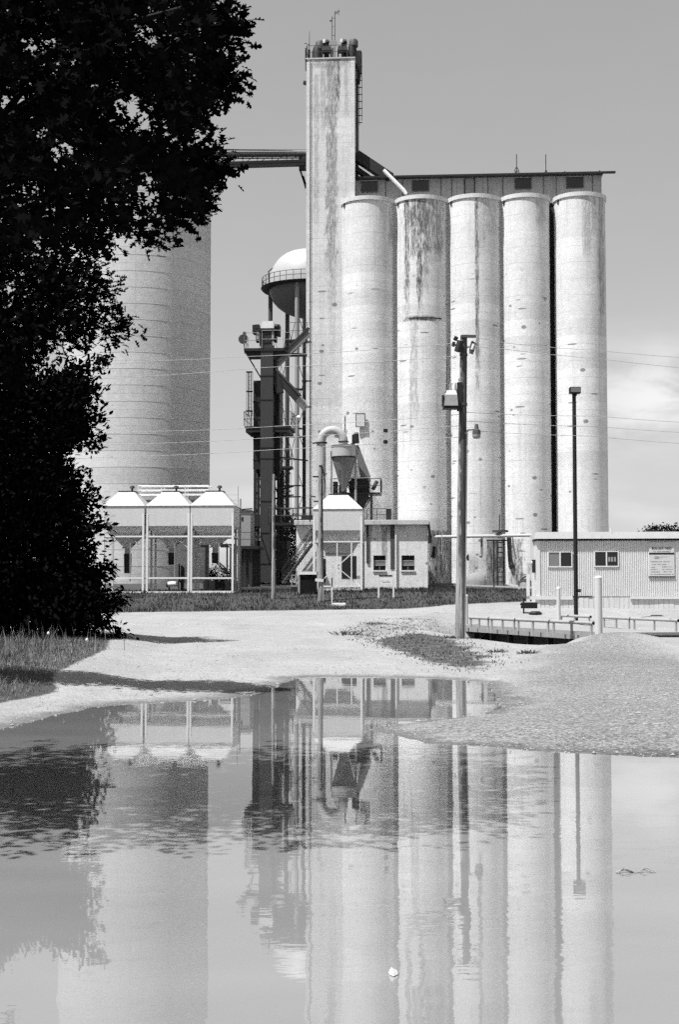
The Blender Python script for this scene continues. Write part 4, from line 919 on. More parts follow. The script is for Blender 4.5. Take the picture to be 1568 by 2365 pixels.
# ================================================================ slab edge, pipes and fans along the silo feet
sl_ = MB(); zz1 = zat(1349, 101)
pts_ = [(988, 1355, 98.5), (1060, 1350.5, 99.5), (1130, 1352, 98), (1240, 1356, 95)]
for (a, pa, da), (c, pc, dc) in zip(pts_, pts_[1:]):
    A_, C_ = P(a, pa, da), P(c, pc, dc)
    sl_.loft([[(v.x, v.y, v.z - .9), (v.x, v.y, v.z), (v.x, v.y + 12, v.z), (v.x, v.y + 12, v.z - .9)] for v in (A_, C_)])
tag(sl_.done('silo_apron', CONCRETE('apron_concrete', .34, blotch=.2, seed=31)), kind='structure')
lw_ = MB(); A_, C_ = P(350, 1367, 86), P(690, 1350, 93.5)
lw_.loft([[(v.x, v.y, v.z - 1.0), (v.x, v.y, v.z), (v.x, v.y + 10, v.z), (v.x, v.y + 10, v.z - 1.0)] for v in (A_, C_)])
tag(lw_.done('yard_apron', CONCRETE('apron_concrete', .40, blotch=.2, seed=32)), kind='structure')
A_, C_ = P(1006, 1240, 100), P(1245, 1236, 96)
t = thing('aeration_pipe', 'long pale horizontal pipe on drops running past the feet of the silos', 'pipe', A_)
rel = lambda v: v - A_
MB().tube([rel(P(1003, 1262, 100)), rel(P(1003.5, 1244, 100)), rel(P(1007, 1240, 100)), rel(C_)], .11, 12).done('main_pipe', 'duct', t, True)
MB().tube([rel(P(1003, 1262, 100)), rel(P(1002, 1280, 100)), rel(P(999, 1288, 100))], [.12, .13, .16], 10).done('elbow_drop', 'dryer', t, True)
MB().tube([rel(P(1113, 1240, 98.5)), rel(P(1113, 1280, 98.5)), rel(P(1111, 1286, 98.4))], [.08, .08, .12], 10).done('drop_pipe', 'duct2', t, True)
MB().tube([rel(P(1176, 1240, 97.5)), rel(P(1178, 1285, 98)), rel(P(1181, 1304, 98))], [.16, .15, .19], 10).done('drop_pipe', 'galvdark', t, True)
MB().tube([rel(P(1184, 1240, 97.5)), rel(P(1190, 1280, 98)), rel(P(1193, 1290, 98.3))], [.05, .05, .05], 8).done('drop_pipe', 'duct', t, True)
MB().lathe([(.11, 0), (.24, .1), (.24, .35), (.1, .4)], 14).done('valve_body', 'duct', t, True).location = rel(P(1154, 1243, 97.8))
MB().lathe([(.55, 0), (.55, .13)], 16).done('valve_wheel', 'galvdark', t).location = rel(P(1156, 1229, 97.8))
MB().tube([rel(P(1154, 1225, 97.8)), rel(P(1154, 1187, 97.8))], .04, 6).done('valve_stem', 'dark', t)
A_ = P(1157, 1350, 97.6); 
t = thing('pipe_stand', 'dark ladder like steel stand under the horizontal pipe at the fourth silo foot', 'stand', A_, YAW)
b = MB(); H = zat(1248, 97.6) - A_.z
for x in (-.22, .22): b.box(x - .05, x + .05, -.05, .05, -.2, H)
for k in range(9): b.box(-.2, .2, -.03, .03, .15 + k * H / 9, .22 + k * H / 9)
b.box(-.95, .75, -.06, .06, H - .05, H + .05); b.box(-.5, -.42, 0, .08, -.2, H); b.done('frame', 'dark', t)
MB().box(-.10, .14, -.14, -.05, H * .38, H * .62).done('switch_box', 'galvdark', t)
for px, py, r, lab in ((1086, 1287, .26, 'round dark fan opening low on the third silo, behind the utility pole'), (1183, 1307, .20, 'round dark fan mouth low on the fourth silo'), (1226, 1290, .24, 'round dark fan mouth at the fourth silo beside the trailer corner')):
    sx = px; dpt = 103.9
    p = P(px, py, 103.6)
    o = MB().tube([(0, 0, 0), (0, .9, 0)], r, 16).done('fan_opening', 'dryer', None, True, p); tag(o, lab, 'fan', 'fan openings at the silo feet')
o = MB().tube([P(1020.5, 1205, 99), P(1021, 1330, 99)], .03, 5).done('hanging_cable', 'wire'); tag(o, 'thin cable hanging down the bright left flank of the third silo', 'cable')
for px, py, d, r, lab in ((1100, 1346, 98.6, 25, 'pale rounded concrete mound at the foot of the third silo'), (1222, 1352, 97.6, 25, 'pale rounded concrete mound at the foot of the fourth silo beside the trailer')):
    p = P(px, py, d + .9); rr = r * d / FP
    pr = [(rr * math.cos(a), rr * .95 * math.sin(a)) for a in np.linspace(0, PI / 2 - .03, 9)]
    tag(MB().lathe([(rr, -.5)] + pr, 24, sy=.8).done('concrete_mound', M['mound'], None, True, p), lab, 'mound', 'mounds at the silo feet')
# ================================================================ office trailer
p = P(1240, 1380, 68); tzb = gz(p.x + .5, 68.0) - .03
TF = Fr(1240, 1380, 68, tzb); X, Zt = TF.x, TF.z
t = thing('office_trailer', 'pale ribbed metal office trailer with two small sliding windows', 'trailer', TF.loc, YAW)
L, Dp = X(1720), 3.6; zf, ze = Zt(1377), Zt(1249)
b = MB(); pit_ = .087; n_ = int(L / pit_)
pr = []
for k in range(n_):
    x = k * pit_ + .17; pr += [(x, 0), (x + pit_ * .45, 0), (x + pit_ * .55, .032), (x + pit_ * .9, .032)]
for (xa, ya), (xb, yb) in zip(pr, pr[1:]):
    b.poly([(xa, ya, zf), (xb, yb, zf), (xb, yb, ze), (xa, ya, ze)])
b.done('ribbed_siding', 'siding', t)
MB().box(.0, L, .06, Dp, .1, ze).done('body', 'siding', t)
b = MB(); b.box(-.02, .17, -.03, .1, -.1, ze); b.done('corner_trim', 'trim', t)
b = MB(); b.frus(-.12, L, -.20, Dp + .2, ze + .09, -.04, L, -.05, Dp, ze + .42); b.done('roof_fascia', 'fascia', t)
MB().box(.12, L, -.06, Dp, ze, ze + .09).done('gutter', 'black', t)
# skirt: vertical boards
b = MB(); k = 0; x = .17
rs = random.Random(3)
while x < L:
    wv = rs.uniform(.20, .26); b.box(x, x + wv - .012, -.005 - rs.uniform(0, .02), .05, -.25, zf - .06); x += wv
b.done('skirt_panel', MAT('skirt_boards', 0.52, .7, .15, 2.0, streak=.3), t)
b = MB(); b.box(-.3, X(1323), -.10, -.03, zf - .16, zf + .01); b.box(X(1456), L, -.10, -.03, zf - .13, zf); b.done('skirt_rail', 'trim', t)
MB().box(X(1323), X(1368), -.04, .0, zf - .03, zf + .01).done('skirt_gap', 'dark', t)
for (a, c, p0, p1, ml, mr) in ((1268.5, 1321, 1276, 1308, 'glassgrey', 'glass'), (1376, 1428.5, 1275, 1307, 'glass', 'glass')):
    z0, z1 = Zt(p1), Zt(p0); xa, xc = X(a), X(c); xm_ = (xa + xc) / 2
    f = MB(); f.box(xa - .04, xc + .04, -.05, .05, z0 - .05, z0); f.box(xa - .04, xc + .04, -.05, .05, z1, z1 + .03); f.box(xa - .04, xa, -.05, .05, z0, z1); f.box(xc, xc + .04, -.05, .05, z0, z1); f.box(xm_ - .03, xm_ + .03, -.05, .05, z0, z1)
    f = f.done('window', 'white', t)
    MB().box(xa, xm_ - .03, -.02, .04, z0, z1).done('pane', ml, f); MB().box(xm_ + .03, xc, -.015, .04, z0, z1).done('pane', mr, f)
    if a > 1300:
        b = MB()
        for q in (.18, .42, .68): b.box(xm_ + .03 + q * (xc - xm_) - .04, xm_ + .03 + q * (xc - xm_) + .05, -.022, -.015, z0 + .2, z0 + .42)
        b.done('seen_through_glass', 'galv', f)
# end wall: meter box and conduits
b = MB(); b.box(-.14, -.0, .5, 1.2, Zt(1322), Zt(1292)); b.done('meter_box', 'dryer', t)
MB().tube([(-.15, .8, Zt(1300)), (-.2, .8, Zt(1300))], .1, 12).done('meter_dial', 'trim', t)
b = MB(); b.box(-.12, -.0, 1.4, 2.4, Zt(1294), Zt(1242)); b.tube([(-.1, 2.6, Zt(1295)), (-.1, 2.6, Zt(1240))], .06, 8); b.done('end_cabinet', 'signw', t)
b = MB(); b.box(-.45, -.30, .4, .55, -.3, Zt(1326)); b.box(-.45, .0, .4, .55, zf - .14, zf); b.done('end_post', 'trim', t)
for px, lab in ((1422, 'small white vent pipe on the trailer roof'),):
    o = MB().tube([(0, 0, 0), (0, 0, .22)], .04, 8).done('vent_pipe', 'trim', None, False, TF.loc + Vector((X(px) * cy_ + .02, 1 + X(px) * sy_, ze + .41))); tag(o, lab, 'vent')
o = MB().box(-.25, .25, -.2, .2, 0, .09).done('roof_hatch', 'dark', None, False, TF.loc + Vector((X(1513) * cy_, .3 + X(1513) * sy_, ze + .42)), YAW); tag(o, 'low dark hatch on the trailer roof near the right edge', 'hatch')
# notice board with the telephone number
sx0, sx1 = X(1500.5), X(1559); sw = sx1 - sx0; sz0, sz1 = Zt(1331), Zt(1253)
sg = thing('notice_board', 'pale notice board with a telephone number and a thick black bar on the trailer wall', 'sign', TF.loc + Vector((sx0 * cy_, sx0 * sy_ - .03, sz0)), YAW)
H = sz1 - sz0
MB().box(0, sw, -.02, .03, 0, H).done('board', 'signw', sg)
MB().box(-.03, sw + .03, -.03, .03, -.05, -.012).done('lower_edge', 'dryer', sg)
fr = lambda cyy: H * (1 - (cyy - 230) / (1720 - 230))       # height of a row of the board
b = MB(); b.box(0, sw, -.026, -.021, fr(768), fr(690)); b.done('black_bar', 'ink', sg)
def text(s, x, z, size, mat, parent, align='LEFT', y=-.026, name='lettering'):
    cu = bpy.data.curves.new('lettering', 'FONT'); cu.body = s; cu.size = size; cu.align_x = align; cu.extrude = .002; cu.offset = size * .012
    to = bpy.data.objects.new('lettering', cu); COL.objects.link(to)
    bpy.context.view_layer.update()
    me = bpy.data.meshes.new_from_object(to.evaluated_get(bpy.context.evaluated_depsgraph_get()))
    bpy.data.objects.remove(to); bpy.data.curves.remove(cu)
    me.materials.clear(); me.materials.append(M[mat])
    o = bpy.data.objects.new(name, me); COL.objects.link(o); o.parent = parent
    o.location = (x, y, z); o.rotation_euler = (PI / 2, 0, 0); return o
text('800-207-1600', sw * .5, fr(548), .165, 'ink', sg, 'CENTER')
rr = random.Random(5)
def scribble(name, rows, mat, parent):       # rows of small print too small to read
    b = MB()
    for (xa, xb, ya, yb) in rows:
        x = xa
        while x < xb:
            wv = rr.uniform(.012, .034) * 1.3
            if rr.random() < .84:
                h0 = rr.uniform(.0, .3) * (yb - ya); b.box(x, min(x + wv, xb), -.025, -.021, ya + h0 * .4, yb - h0)
            x += wv + .012
    return b.done(name, mat, parent)
U = lambda cx: sw * (cx - 360) / (1368 - 360)
scribble('small_print', [(U(540), U(1215), fr(655), fr(610)), (U(425), U(1190), fr(1100), fr(1062)), (U(425), U(1140), fr(1218), fr(1185)), (U(440), U(600), fr(1335), fr(1300)), (U(875), U(1300), fr(1325), fr(1292)), (U(430), U(750), fr(1435), fr(1402)), (U(880), U(1310), fr(1430), fr(1400)), (U(430), U(800), fr(1545), fr(1512)), (U(880), U(1260), fr(1538), fr(1505)), (U(425), U(1330), fr(1655), fr(1620))], 'inkgrey', sg)
b = MB()
for k in range(24):
    a0, a1 = 2 * PI * k / 24, 2 * PI * (k + 1) / 24
    e = lambda a, s: (U(665) + s * U(470) * math.cos(a), -.0235, fr(905) + s * .055 * math.sin(a))
    b.bar(e(a0, 1), e(a1, 1), .012, .004)
for q in (-.06, -.02, .03, .06): b.box(U(665) + q, U(665) + q + .022, -.025, -.021, fr(935), fr(870))
b.done('oval_emblem', 'inkgrey', sg)
scribble('emblem_words', [(U(820), U(1150), fr(880), fr(855)), (U(800), U(900), fr(920), fr(895))], 'galv', sg)
# black box on a thin post beside the trailer
p = P(1222, 1402, 66); zb = gz(p.x, 66)
t = thing('box_grill', 'black box shaped grill on a thin post in front of the trailer end', 'grill', (p.x, 66, zb), YAW)
k_ = 66 / FP
MB().box(-18 * k_, 19 * k_, -.22, .22, (1402 - 1397) * k_ + .12, .50).done('fire_box', 'black', t)
MB().tube([(-12 * k_, 0, -.05), (-12 * k_, 0, .72)], .035, 8).done('post', 'dark', t); b = MB(); b.box(-20 * k_, -17 * k_, -.1, .1, .38, .44); b.box(-14 * k_, -10 * k_, -.06, .06, .66, .72); b.done('handle', 'dark', t)
p = P(1236, 1404, 65.5); t = tag(MB().loft([[(r_ * .28 * math.cos(a) * (1 + .2 * math.sin(3 * a + z_ * 9)), r_ * .2 * math.sin(a), z_) for a in np.linspace(0, 2 * PI, 9)[:-1]] for r_, z_ in ((1, -.03), (1.1, .07), (.6, .16))]).done('scrap_heap', 'dryer', None, False, (p.x, p.y, gz(p.x, p.y))), 'small dark heap of scrap lying under the black grill', 'scrap')

# ================================================================ weighbridge with pipe guard rails
ang = math.atan2(dd_.y, dd_.x); DZ = .54
t = thing('weighbridge', 'long truck weighbridge deck raised over a black pit', 'weighbridge', (D0.x, D0.y, DZ), ang)
s_ = -1 if dn_.dot(Vector((-math.sin(ang), math.cos(ang)))) > 0 else 1      # deck lies on the far side of the edge line
ya, yb = (0, s_ * 3.3) if s_ > 0 else (s_ * 3.3, 0)
MB().box(-.2, DL + .1, ya, yb, -.10, 0).done('deck', CONCRETE('deck_concrete', 0.26, blotch=.15, seed=41), t)
ys = 0 - s_ * .03
b = MB(); b.box(0, DL, min(ys, ys + s_ * .1), max(ys, ys + s_ * .1), -.27, -.102); b.done('side_beam', 'galv', t)
b = MB(); b.box(-.3, DL + .3, min(s_ * 3.2, s_ * 3.4), max(s_ * 3.2, s_ * 3.4), -1.2, -.102); b.box(-.35, -.2, ya, yb, -1.2, -.102); b.box(DL + .1, DL + .3, ya, yb, -1.2, -.102); b.box(0, DL, min(s_ * .8, s_ * 1.0), max(s_ * .8, s_ * 1.0), -1.2, -.102); b.done('pit_shade_wall', 'dryer', t)  # near-black walls put in so the space under the deck stays dark
b = MB()
for k in range(7): x = .6 + k * (DL - 1.2) / 6; b.box(x - .06, x + .06, min(s_ * .1, s_ * .3), max(s_ * .1, s_ * .3), -.62, -.27)
b.done('load_cell_foot', 'dark', t)
b = MB()
for k in range(12): x = .4 + k * (DL - .8) / 11; b.box(x - .02, x + .02, min(ys - s_ * .03, ys), max(ys - s_ * .03, ys), -.26, -.11)
b.done('side_stiffener', 'galvdark', t)
def col_on(p0, p1, px):        # parameter where the picture column px meets the line p0-p1
    u = (px - CX) / FP / 1.003
    return (p0.x - u * p0.y) / (u * (p1.y - p0.y) - (p1.x - p0.x))
RAILS = 'pipe guard rails along the weighbridge'
def guard(lab, p0, p1, z0, h, n=3, r=.062):
    g = thing('pipe_guard_rail', lab, 'guard rail', (p0.x, p0.y, z0), 0, RAILS)
    v = Vector((p1.x - p0.x, p1.y - p0.y, 0))
    MB().tube([Vector((0, 0, h)), v + Vector((0, 0, h))], r, 14).done('rail_pipe', 'pipe', g, True)
    e = v.normalized()
    for q in (Vector((0, 0, h)) - e * .004, v + Vector((0, 0, h)) + e * .004):
        MB().tube([q - e * .003, q + e * .003], r * .84, 14).done('open_pipe_end', 'black', g)
    for k in range(n):
        u = (.06, .5, .95)[k] if n == 3 else k / (n - 1)
        q = v * u; side = Vector((e.y, -e.x, 0)) * -.02
        MB().tube([q + Vector((0, 0, -.26)), q + Vector((0, 0, h - r * .5))], .048, 8).done('post', 'pipe', g)
d0, d1 = D0 + dn_ * .02, D1 + dn_ * .02
for (a, c), lab in zip(((1085, 1130), (1132.5, 1191), (1193.5, 1270.5), (1273.5, 1371.5)), ('farthest near-side pipe guard rail of the weighbridge, beside the utility pole', 'second near-side pipe guard rail of the weighbridge from the utility pole', 'third near-side pipe guard rail of the weighbridge from the utility pole', 'closest near-side pipe guard rail of the weighbridge, ending at the big bollard')):
    u0, u1 = col_on(d0, d1, a), col_on(d0, d1, c)
    guard(lab, d0.lerp(d1, u0), d0.lerp(d1, u1), DZ, .315)
f0, f1 = Vector((9.85, 62.5)), Vector((12.65, 50.2))
for (a, c), lab in zip(((1293, 1365), (1392, 1457), (1459.5, 1568), (1571, 1680)), ('far-side pipe guard rail between the two bollards', 'far-side pipe guard rail just right of the big bollard', 'far-side pipe guard rail at the right edge of the picture', 'far-side pipe guard rail beyond the right edge')):
    u0, u1 = col_on(f0, f1, a), col_on(f0, f1, c)
    q0, q1 = f0.lerp(f1, u0), f0.lerp(f1, u1)
    if a < 1570: guard(lab, q0, q1, DZ + .02, .315)
def bollard(lab, px, d, top, base, r, name='bollard', dome=True):
    p = P(px, base, d); zb = gz(p.x, d)
    t = thing(name, lab, 'bollard', (p.x, d, zb), 0, 'pale concrete filled bollards')
    H = zat(top, d) - zb
    MB().lathe([(r, -.3), (r, H - .07)], 24).done('post', 'signw', t, True)
    MB().lathe([(r * 1.04, H - .09), (r * 1.04, H - .05), (r * .8, H - .015), (r * .3, H)], 24).done('cap', 'trim', t, True)
bollard('tall thick pale bollard at the near end of the weighbridge', 1383.5, 47.3, 1330, 1463, .128)
bollard('shorter pale bollard in front of the trailer, left of the lamp post', 1291, 61.5, 1355, 1432, .088)
bollard('thin pale post just right of the utility pole foot', 1077.5, 60.3, 1373, 1440, .075)

# ================================================================ poles and lamp
p = P(1062.5, 1473, 47); zb = gz(p.x, 47)
t = thing('utility_pole', 'tall weathered wooden utility pole standing in the weeds beside the weighbridge', 'utility pole', (p.x, 47, zb))
UK = 47 / FP
top = P(1071.5, 775, 47) - Vector((p.x, 47, zb))
MB().tube([(0, 0, -.6), (0, 0, 0), top * .25, top * .5, top * .75, top], [.175, .165, .152, .14, .13, .115], 18).done('pole_shaft', 'wood', t, True)
ax = lambda py: top * ((1473 - py) / (1473 - 775))
def up(px, py, y=0.0):
    v = P(px, py, 47 + y); return v - Vector((p.x, 47, zb))
b = MB(); b.bar(up(1066, 776.5, -.14), up(1100, 777, -.14), .09); b.done('cross_arm', 'galvdark', t)
b = MB(); b.bar(up(1050, 797, -.2), up(1068, 800, -.1), .06); b.bar(up(1068, 806), up(1088, 800, -.1), .05); b.bar(up(1058, 790, -.2), up(1068, 786, -.1), .05); b.done('bracket', 'galv', t)
for (q, w_) in (((up(1051, 786, -.2), up(1055, 778, -.25)), .07), ((up(1046, 800, -.2), up(1049, 790, -.2)), .055)):
    MB().tube(q, w_, 8).done('insulator', 'dark', t, True)
MB().tube([up(1057, 812, -.25), up(1064, 788, -.25)], .12, 10).done('arrester', 'dark', t, True)
b = MB(); b.tube([up(1086, 812, -.1), up(1091, 789, -.1)], .04, 8); b.tube([up(1092, 813, -.1), up(1097, 793, -.1)], .045, 8); b.bar(up(1085, 812, -.1), up(1094, 815, -.1), .1); b.bar(up(1090, 789, -.1), up(1100, 796, -.1), .06); b.done('fuse_cutout', 'galvdark', t)
b = MB(); b.tube([up(1090, 808, -.12), up(1095, 795, -.12)], .055, 8); b.done('fuse_tube', 'white', t)
x0, x1 = up(1024, 940).x, up(1056, 940).x; z0, z1 = up(0, 946).z, up(0, 915).z
tr = MB(); tr.frus(x0, x1, -.45, .15, z0 + .08, x0 + .05, x1 - .03, -.40, .12, z1); tr = tr.done('transformer_tank', 'galv', t)
b = MB(); b.frus(x0 + .05, x1 - .03, -.40, .12, z1, x0 + .10, x1 - .08, -.32, .06, z1 + .15); b.done('lid', 'binwall', tr)
b = MB(); b.box(x0 - .02, x1 + .05, -.36, .1, z0, z0 + .08); b.box(x0 - .05, x0 + .02, -.3, .0, z0 + .1, z1); b.done('base_frame', 'dark', tr)
for q in (1036, 1047): MB().tube([(up(q, 0).x * 1.0, -.15, z1 + .1), (up(q, 0).x, -.15, z1 + .42)], [.06, .02], 8).done('bushing', 'galv', tr, True)
b = MB(); b.box(x1 + .0, x1 + .16, -.15, .05, z0 - .05, z0 + .9); b.tube([up(1031, 908, -.2), up(1034, 800, -.2)], .012, 4); b.done('hanger', 'dryer', t)
b = MB(); b.tube([up(1075, 1002, -.1), up(1083, 992, -.15), up(1097, 990, -.2)], .03, 6); b.done('lamp_arm', 'galv', t)
lp = up(1101, 992, -.2)
b = MB(); b.lathe([(.05, lp.z + .18), (.08, lp.z + .02), (.13, lp.z - .02), (.14, lp.z - .16)], 14, (lp.x, lp.y)); b.done('lamp_head', 'galvdark', t, True)
MB().lathe([(.13, lp.z - .16), (.14, lp.z - .24), (.10, lp.z - .30)], 14, (lp.x, lp.y)).done('lamp_globe', 'galv', t, True)
b = MB(); b.tube([up(1079.5, 1000, -.06), up(1077.5, 1180, -.08), up(1074.5, 1460, -.1)], .02, 6); b.done('conduit_and_recess_line', 'galv', t)
for py in (820, 935): MB().lathe([(.150 if py > 900 else .135, ax(py).z - .04), (.150 if py > 900 else .135, ax(py).z + .04)], 18, (ax(py).x, 0)).done('pole_band', 'galvdark', t)

def pole(lab, px, pt, top, base, d, r0, r1):
    p = P(px, base, d); zb = gz(p.x, d); t = thing('wooden_pole', lab, 'pole', (p.x, d, zb), 0, 'short poles on the grass'); q = P(pt, top, d) - Vector((p.x, d, zb))
    MB().tube([(0, 0, -.5), (0, 0, 0), q], [r0, r0, r1], 14).done('pole_shaft', 'wood', t, True); return t, Vector((p.x, d, zb))
t, o_ = pole('short wooden pole in front of the single hopper bin, carrying wire fittings', 741, 740, 1074, 1386, 77, .16, .115)
rel = lambda a, c, y=0.0: P(a, c, 77 + y) - o_
b = MB(); b.bar(rel(737, 1075, -.1), rel(745, 1079, -.1), .06); b.tube([rel(744, 1080, -.1), rel(749, 1100, -.1)], .05, 6); b.tube([rel(748, 1098, -.1), rel(755, 1093, -.1)], .04, 6); b.tube([rel(747, 1102, -.1), rel(752, 1120, -.1), rel(747, 1140, -.1), rel(742, 1150, -.12)], .02, 5); b.done('wire_fitting', 'dark', t)
b = MB(); b.bar(rel(728, 1339, -.2), rel(747, 1341, -.2), .16, .04); b.done('number_plate', 'white', t)
b = MB(); b.box(rel(745, 1380).x, rel(748, 1380).x, -.2, -.1, -.1, rel(0, 1350).z); b.done('guard_strip', 'galv', t)
b = MB(); b.bar(rel(722, 1101), rel(741, 1101), .08); b.bar(rel(724, 1158), rel(741, 1158), .07); b.bar(rel(717, 1146), rel(729, 1148), .06); b.tube([rel(716, 1150), rel(716, 1205)], .035, 5); b.done('side_arm', 'dark', t)
t2, o2 = pole('slender grey pole directly in front of the tall leg casing', 631.5, 632.5, 1095, 1385, 77.5, .125, .085)
p = P(1331, 1420, 62.2); zb = gz(p.x, 62.2)
t = thing('lamp_post', 'tall black lamp post with square floodlight head in front of the trailer', 'lamp post', (p.x, 62.2, zb)); q = P(1326.5, 908, 62.2) - Vector((p.x, 62.2, zb))
MB().tube([(0, 0, -.2), (0, 0, 0), q], [.098, .095, .085], 4).done('post', 'black', t)
k_ = 62.2 / FP; hx = P(1328.5, 902, 62.2).x - p.x
MB().box(hx - 12.3 * k_, hx + 12.3 * k_, -.18, .25, q.z - .02, q.z + 13.5 * k_).done('lamp_head', 'dark', t)
MB().box(hx - 11 * k_, hx + 11 * k_, -.2, -.185, q.z + 1.2 * k_, q.z + 12 * k_).done('lens', MAT('lamp_lens', .13, .3, .15, 20, bump=0), t)
MB().box(hx - 6 * k_, hx + 4 * k_, -.1, .12, q.z - .12, q.z - .02).done('neck', 'black', t)
MB().tube([(.1, -.05, zat(1364, 62.2) - zb), (.2, -.1, zat(1364, 62.2) - zb)], .07, 8).done('outlet_box', 'black', t)
# overhead lines
WG = 'thin overhead power lines'
def wire(lab, pts, r=.0085):
    v = [P(*q) for q in pts]; o = []
    for i, (a, c) in enumerate(zip(v, v[1:])):
        for k in range(6):
            u = k / 6; q = a.lerp(c, u); q.z -= .18 * 4 * u * (1 - u) * min(1, (c - a).length / 30); o.append(q)
    o.append(v[-1]); b = MB(); b.tube([q - v[0] for q in o], r, 4)
    tag(b.done('power_line', 'wire', None, False, v[0]), lab, 'wire', WG)
wire('topmost power line running left from the utility pole top across the huge bin', [(-250, 862, 56), (366, 833, 52), (533, 825, 51), (1052, 793, 47)])
wire('second power line running left from the utility pole, meeting the leg casing below its platform', [(-250, 899, 56), (199, 876, 54), (603, 849, 51), (1056, 822, 47)])
wire('power line running left from the pole just above the two dark insulators', [(-250, 1010, 56), (358, 996, 53), (645, 984, 50), (1064, 957, 47)])
wire('power line running left from the pole through the upper dark insulator', [(-250, 1045, 56), (238, 1027, 54), (640, 1010, 51), (1031, 985, 48), (1066, 983, 47)])
wire('lowest power line running left from the pole through the lower dark insulator', [(-250, 1075, 56), (238, 1056, 54), (640, 1038, 51), (1031, 1011, 48), (1066, 1009, 47)])
wire('topmost power line running right from the utility pole top', [(1098, 778, 47), (1164, 791.6, 47.5), (1362, 808, 50), (1800, 838, 54)])
wire('second power line running right from the fuse holders on the utility pole', [(1094, 800, 47), (1164, 806, 47.5), (1378, 828, 50), (1800, 868, 54)])
wire('third power line running right, just under the transformer level', [(1072, 952, 47), (1378, 961, 50), (1800, 985, 54)])
wire('fourth power line running right, above the little lamp on the pole', [(1071, 972, 47), (1378, 985, 50), (1800, 1008, 54)])
wire('lowest power line running right, level with the little lamp on the pole', [(1070, 993, 47), (1362, 1007, 50), (1800, 1036, 54)])
for (px, py, lab) in ((812 + 78, 985 - 1.5, 'upper dark insulator hanging on a wire before the first silo'), (890, 1009.8, 'lower dark insulator hanging on a wire before the first silo')):
    px = (1050 + 1288 / 3.484) / 1.5944; py = py + 11.5
    pass
for px, py, lab in ((890.5, 994.5, 'upper dark insulator hanging on a wire before the first silo'), (890.5, 1020.5, 'lower dark insulator hanging on a wire before the first silo')):
    o = MB().lathe([(.02, -.07), (.075, -.05), (.075, .05), (.02, .07)], 10).done('line_insulator', 'black', None, True, P(px, py, 49)); tag(o, lab, 'insulator', 'insulators on the wires')

# ================================================================ small things on the lawn
d = 79.0; p = P(874.5, 1376, d); zb = gz(p.x, d)
t = thing('lawn_sign', 'low white sign board on two posts on the grass before the low building', 'sign', (p.x, d, zb), YAW)
k_ = d / FP; zz_ = lambda py: zat(py, d) - zb
for x in (0, 34.3 * k_): MB().box(x - 2 * k_, x + 2 * k_, -.03, .07, -.2, zz_(1329)).done('post', 'trim', t)
MB().box(2 * k_, 32.2 * k_, -.02, .05, zz_(1348.5), zz_(1330.5)).done('board', 'whitefresh', t)
MB().box(.5 * k_, 31.5 * k_, -.04, .08, zz_(1330.5), zz_(1328)).done('top_edge', 'dark', t)
b = MB(); b.box(8 * k_, 26 * k_, -.026, -.02, zz_(1345.2), zz_(1344.2)); b.done('text_line', 'inkgrey', t); rr = random.Random(9)
b = MB(); x = 5 * k_
while x < 26 * k_:
    if rr.random() < .8: b.box(x, x + .025, -.026, -.02, zz_(1342.2), zz_(1341))
    x += .04
b.done('small_print', 'galv', t)
p = P(766.5, 1391, 76.5); zb = gz(p.x, 76.5)
t = thing('marker_post', 'thin marker post, dark above and white below, in the grass before the single hopper bin', 'post', (p.x, 76.5, zb))
H = zat(1334, 76.5) - zb; MB().box(-.035, .035, -.03, .03, -.2, H * .62).done('lower_part', 'whitefresh', t); MB().box(-.032, .032, -.028, .028, H * .62, H).done('upper_part', 'dark', t)
p = P(782, 1396, 75.3); zb = gz(p.x, 75.3)
o = MB().loft([[(x, y, z) for y, z in ((-.12, -.1), (-.10, .10), (.1, .12), (.12, -.1))] for x in (-.36, .36)]).done('kerb_block', 'whitefresh', None, False, (p.x, 75.3, zb), .06); tag(o, 'white concrete kerb block lying in the grass', 'kerb block')
d = 80.5; p = P(711, 1372, d); zb = gz(p.x, d); k_ = d / FP
t = thing('ribbed_bin', 'black ribbed box with a grey lid on the grass left of the short wooden pole', 'bin', (p.x, d, zb), YAW)
H = zat(1327, d) - zb; h = 19 * k_
MB().box(-h * .96, h * .96, .04, .95, -.15, H).done('body', 'black', t)
b = MB(); x = -h * .92
while x < h * .92: b.box(x, x + .025, 0, .04, -.05, H - .04); x += .062
b.done('rib', 'dryer', t)
MB().frus(-h * 1.12, h * 1.1, -.1, 1.05, H, -h * 1.02, h * 1.0, .0, 1.0, H + .17).done('lid', 'galv', t)
b = MB(); b.box(-h * 1.25, -h * .98, .0, .5, -.15, H * .95); b.done('side_box', 'galv', t)
p = P(679, 1370, 84); zb = gz(p.x, 84)
t = thing('valve_stand', 'small pale valve stand beside the black ribbed box', 'valve', (p.x, 84, zb), YAW)
b = MB(); b.tube([(-.14, 0, 0), (-.14, 0, 1.0)], .035, 6); b.tube([(.14, 0, 0), (.14, 0, 1.25)], .035, 6)
for z in (.35, .7, 1.0): b.box(-.16, .16, -.04, .04, z - .03, z + .03)
b.done('frame', 'galv', t); MB().box(-.18, .18, -.06, .2, -.1, .3).done('base_block', 'dryer', t)
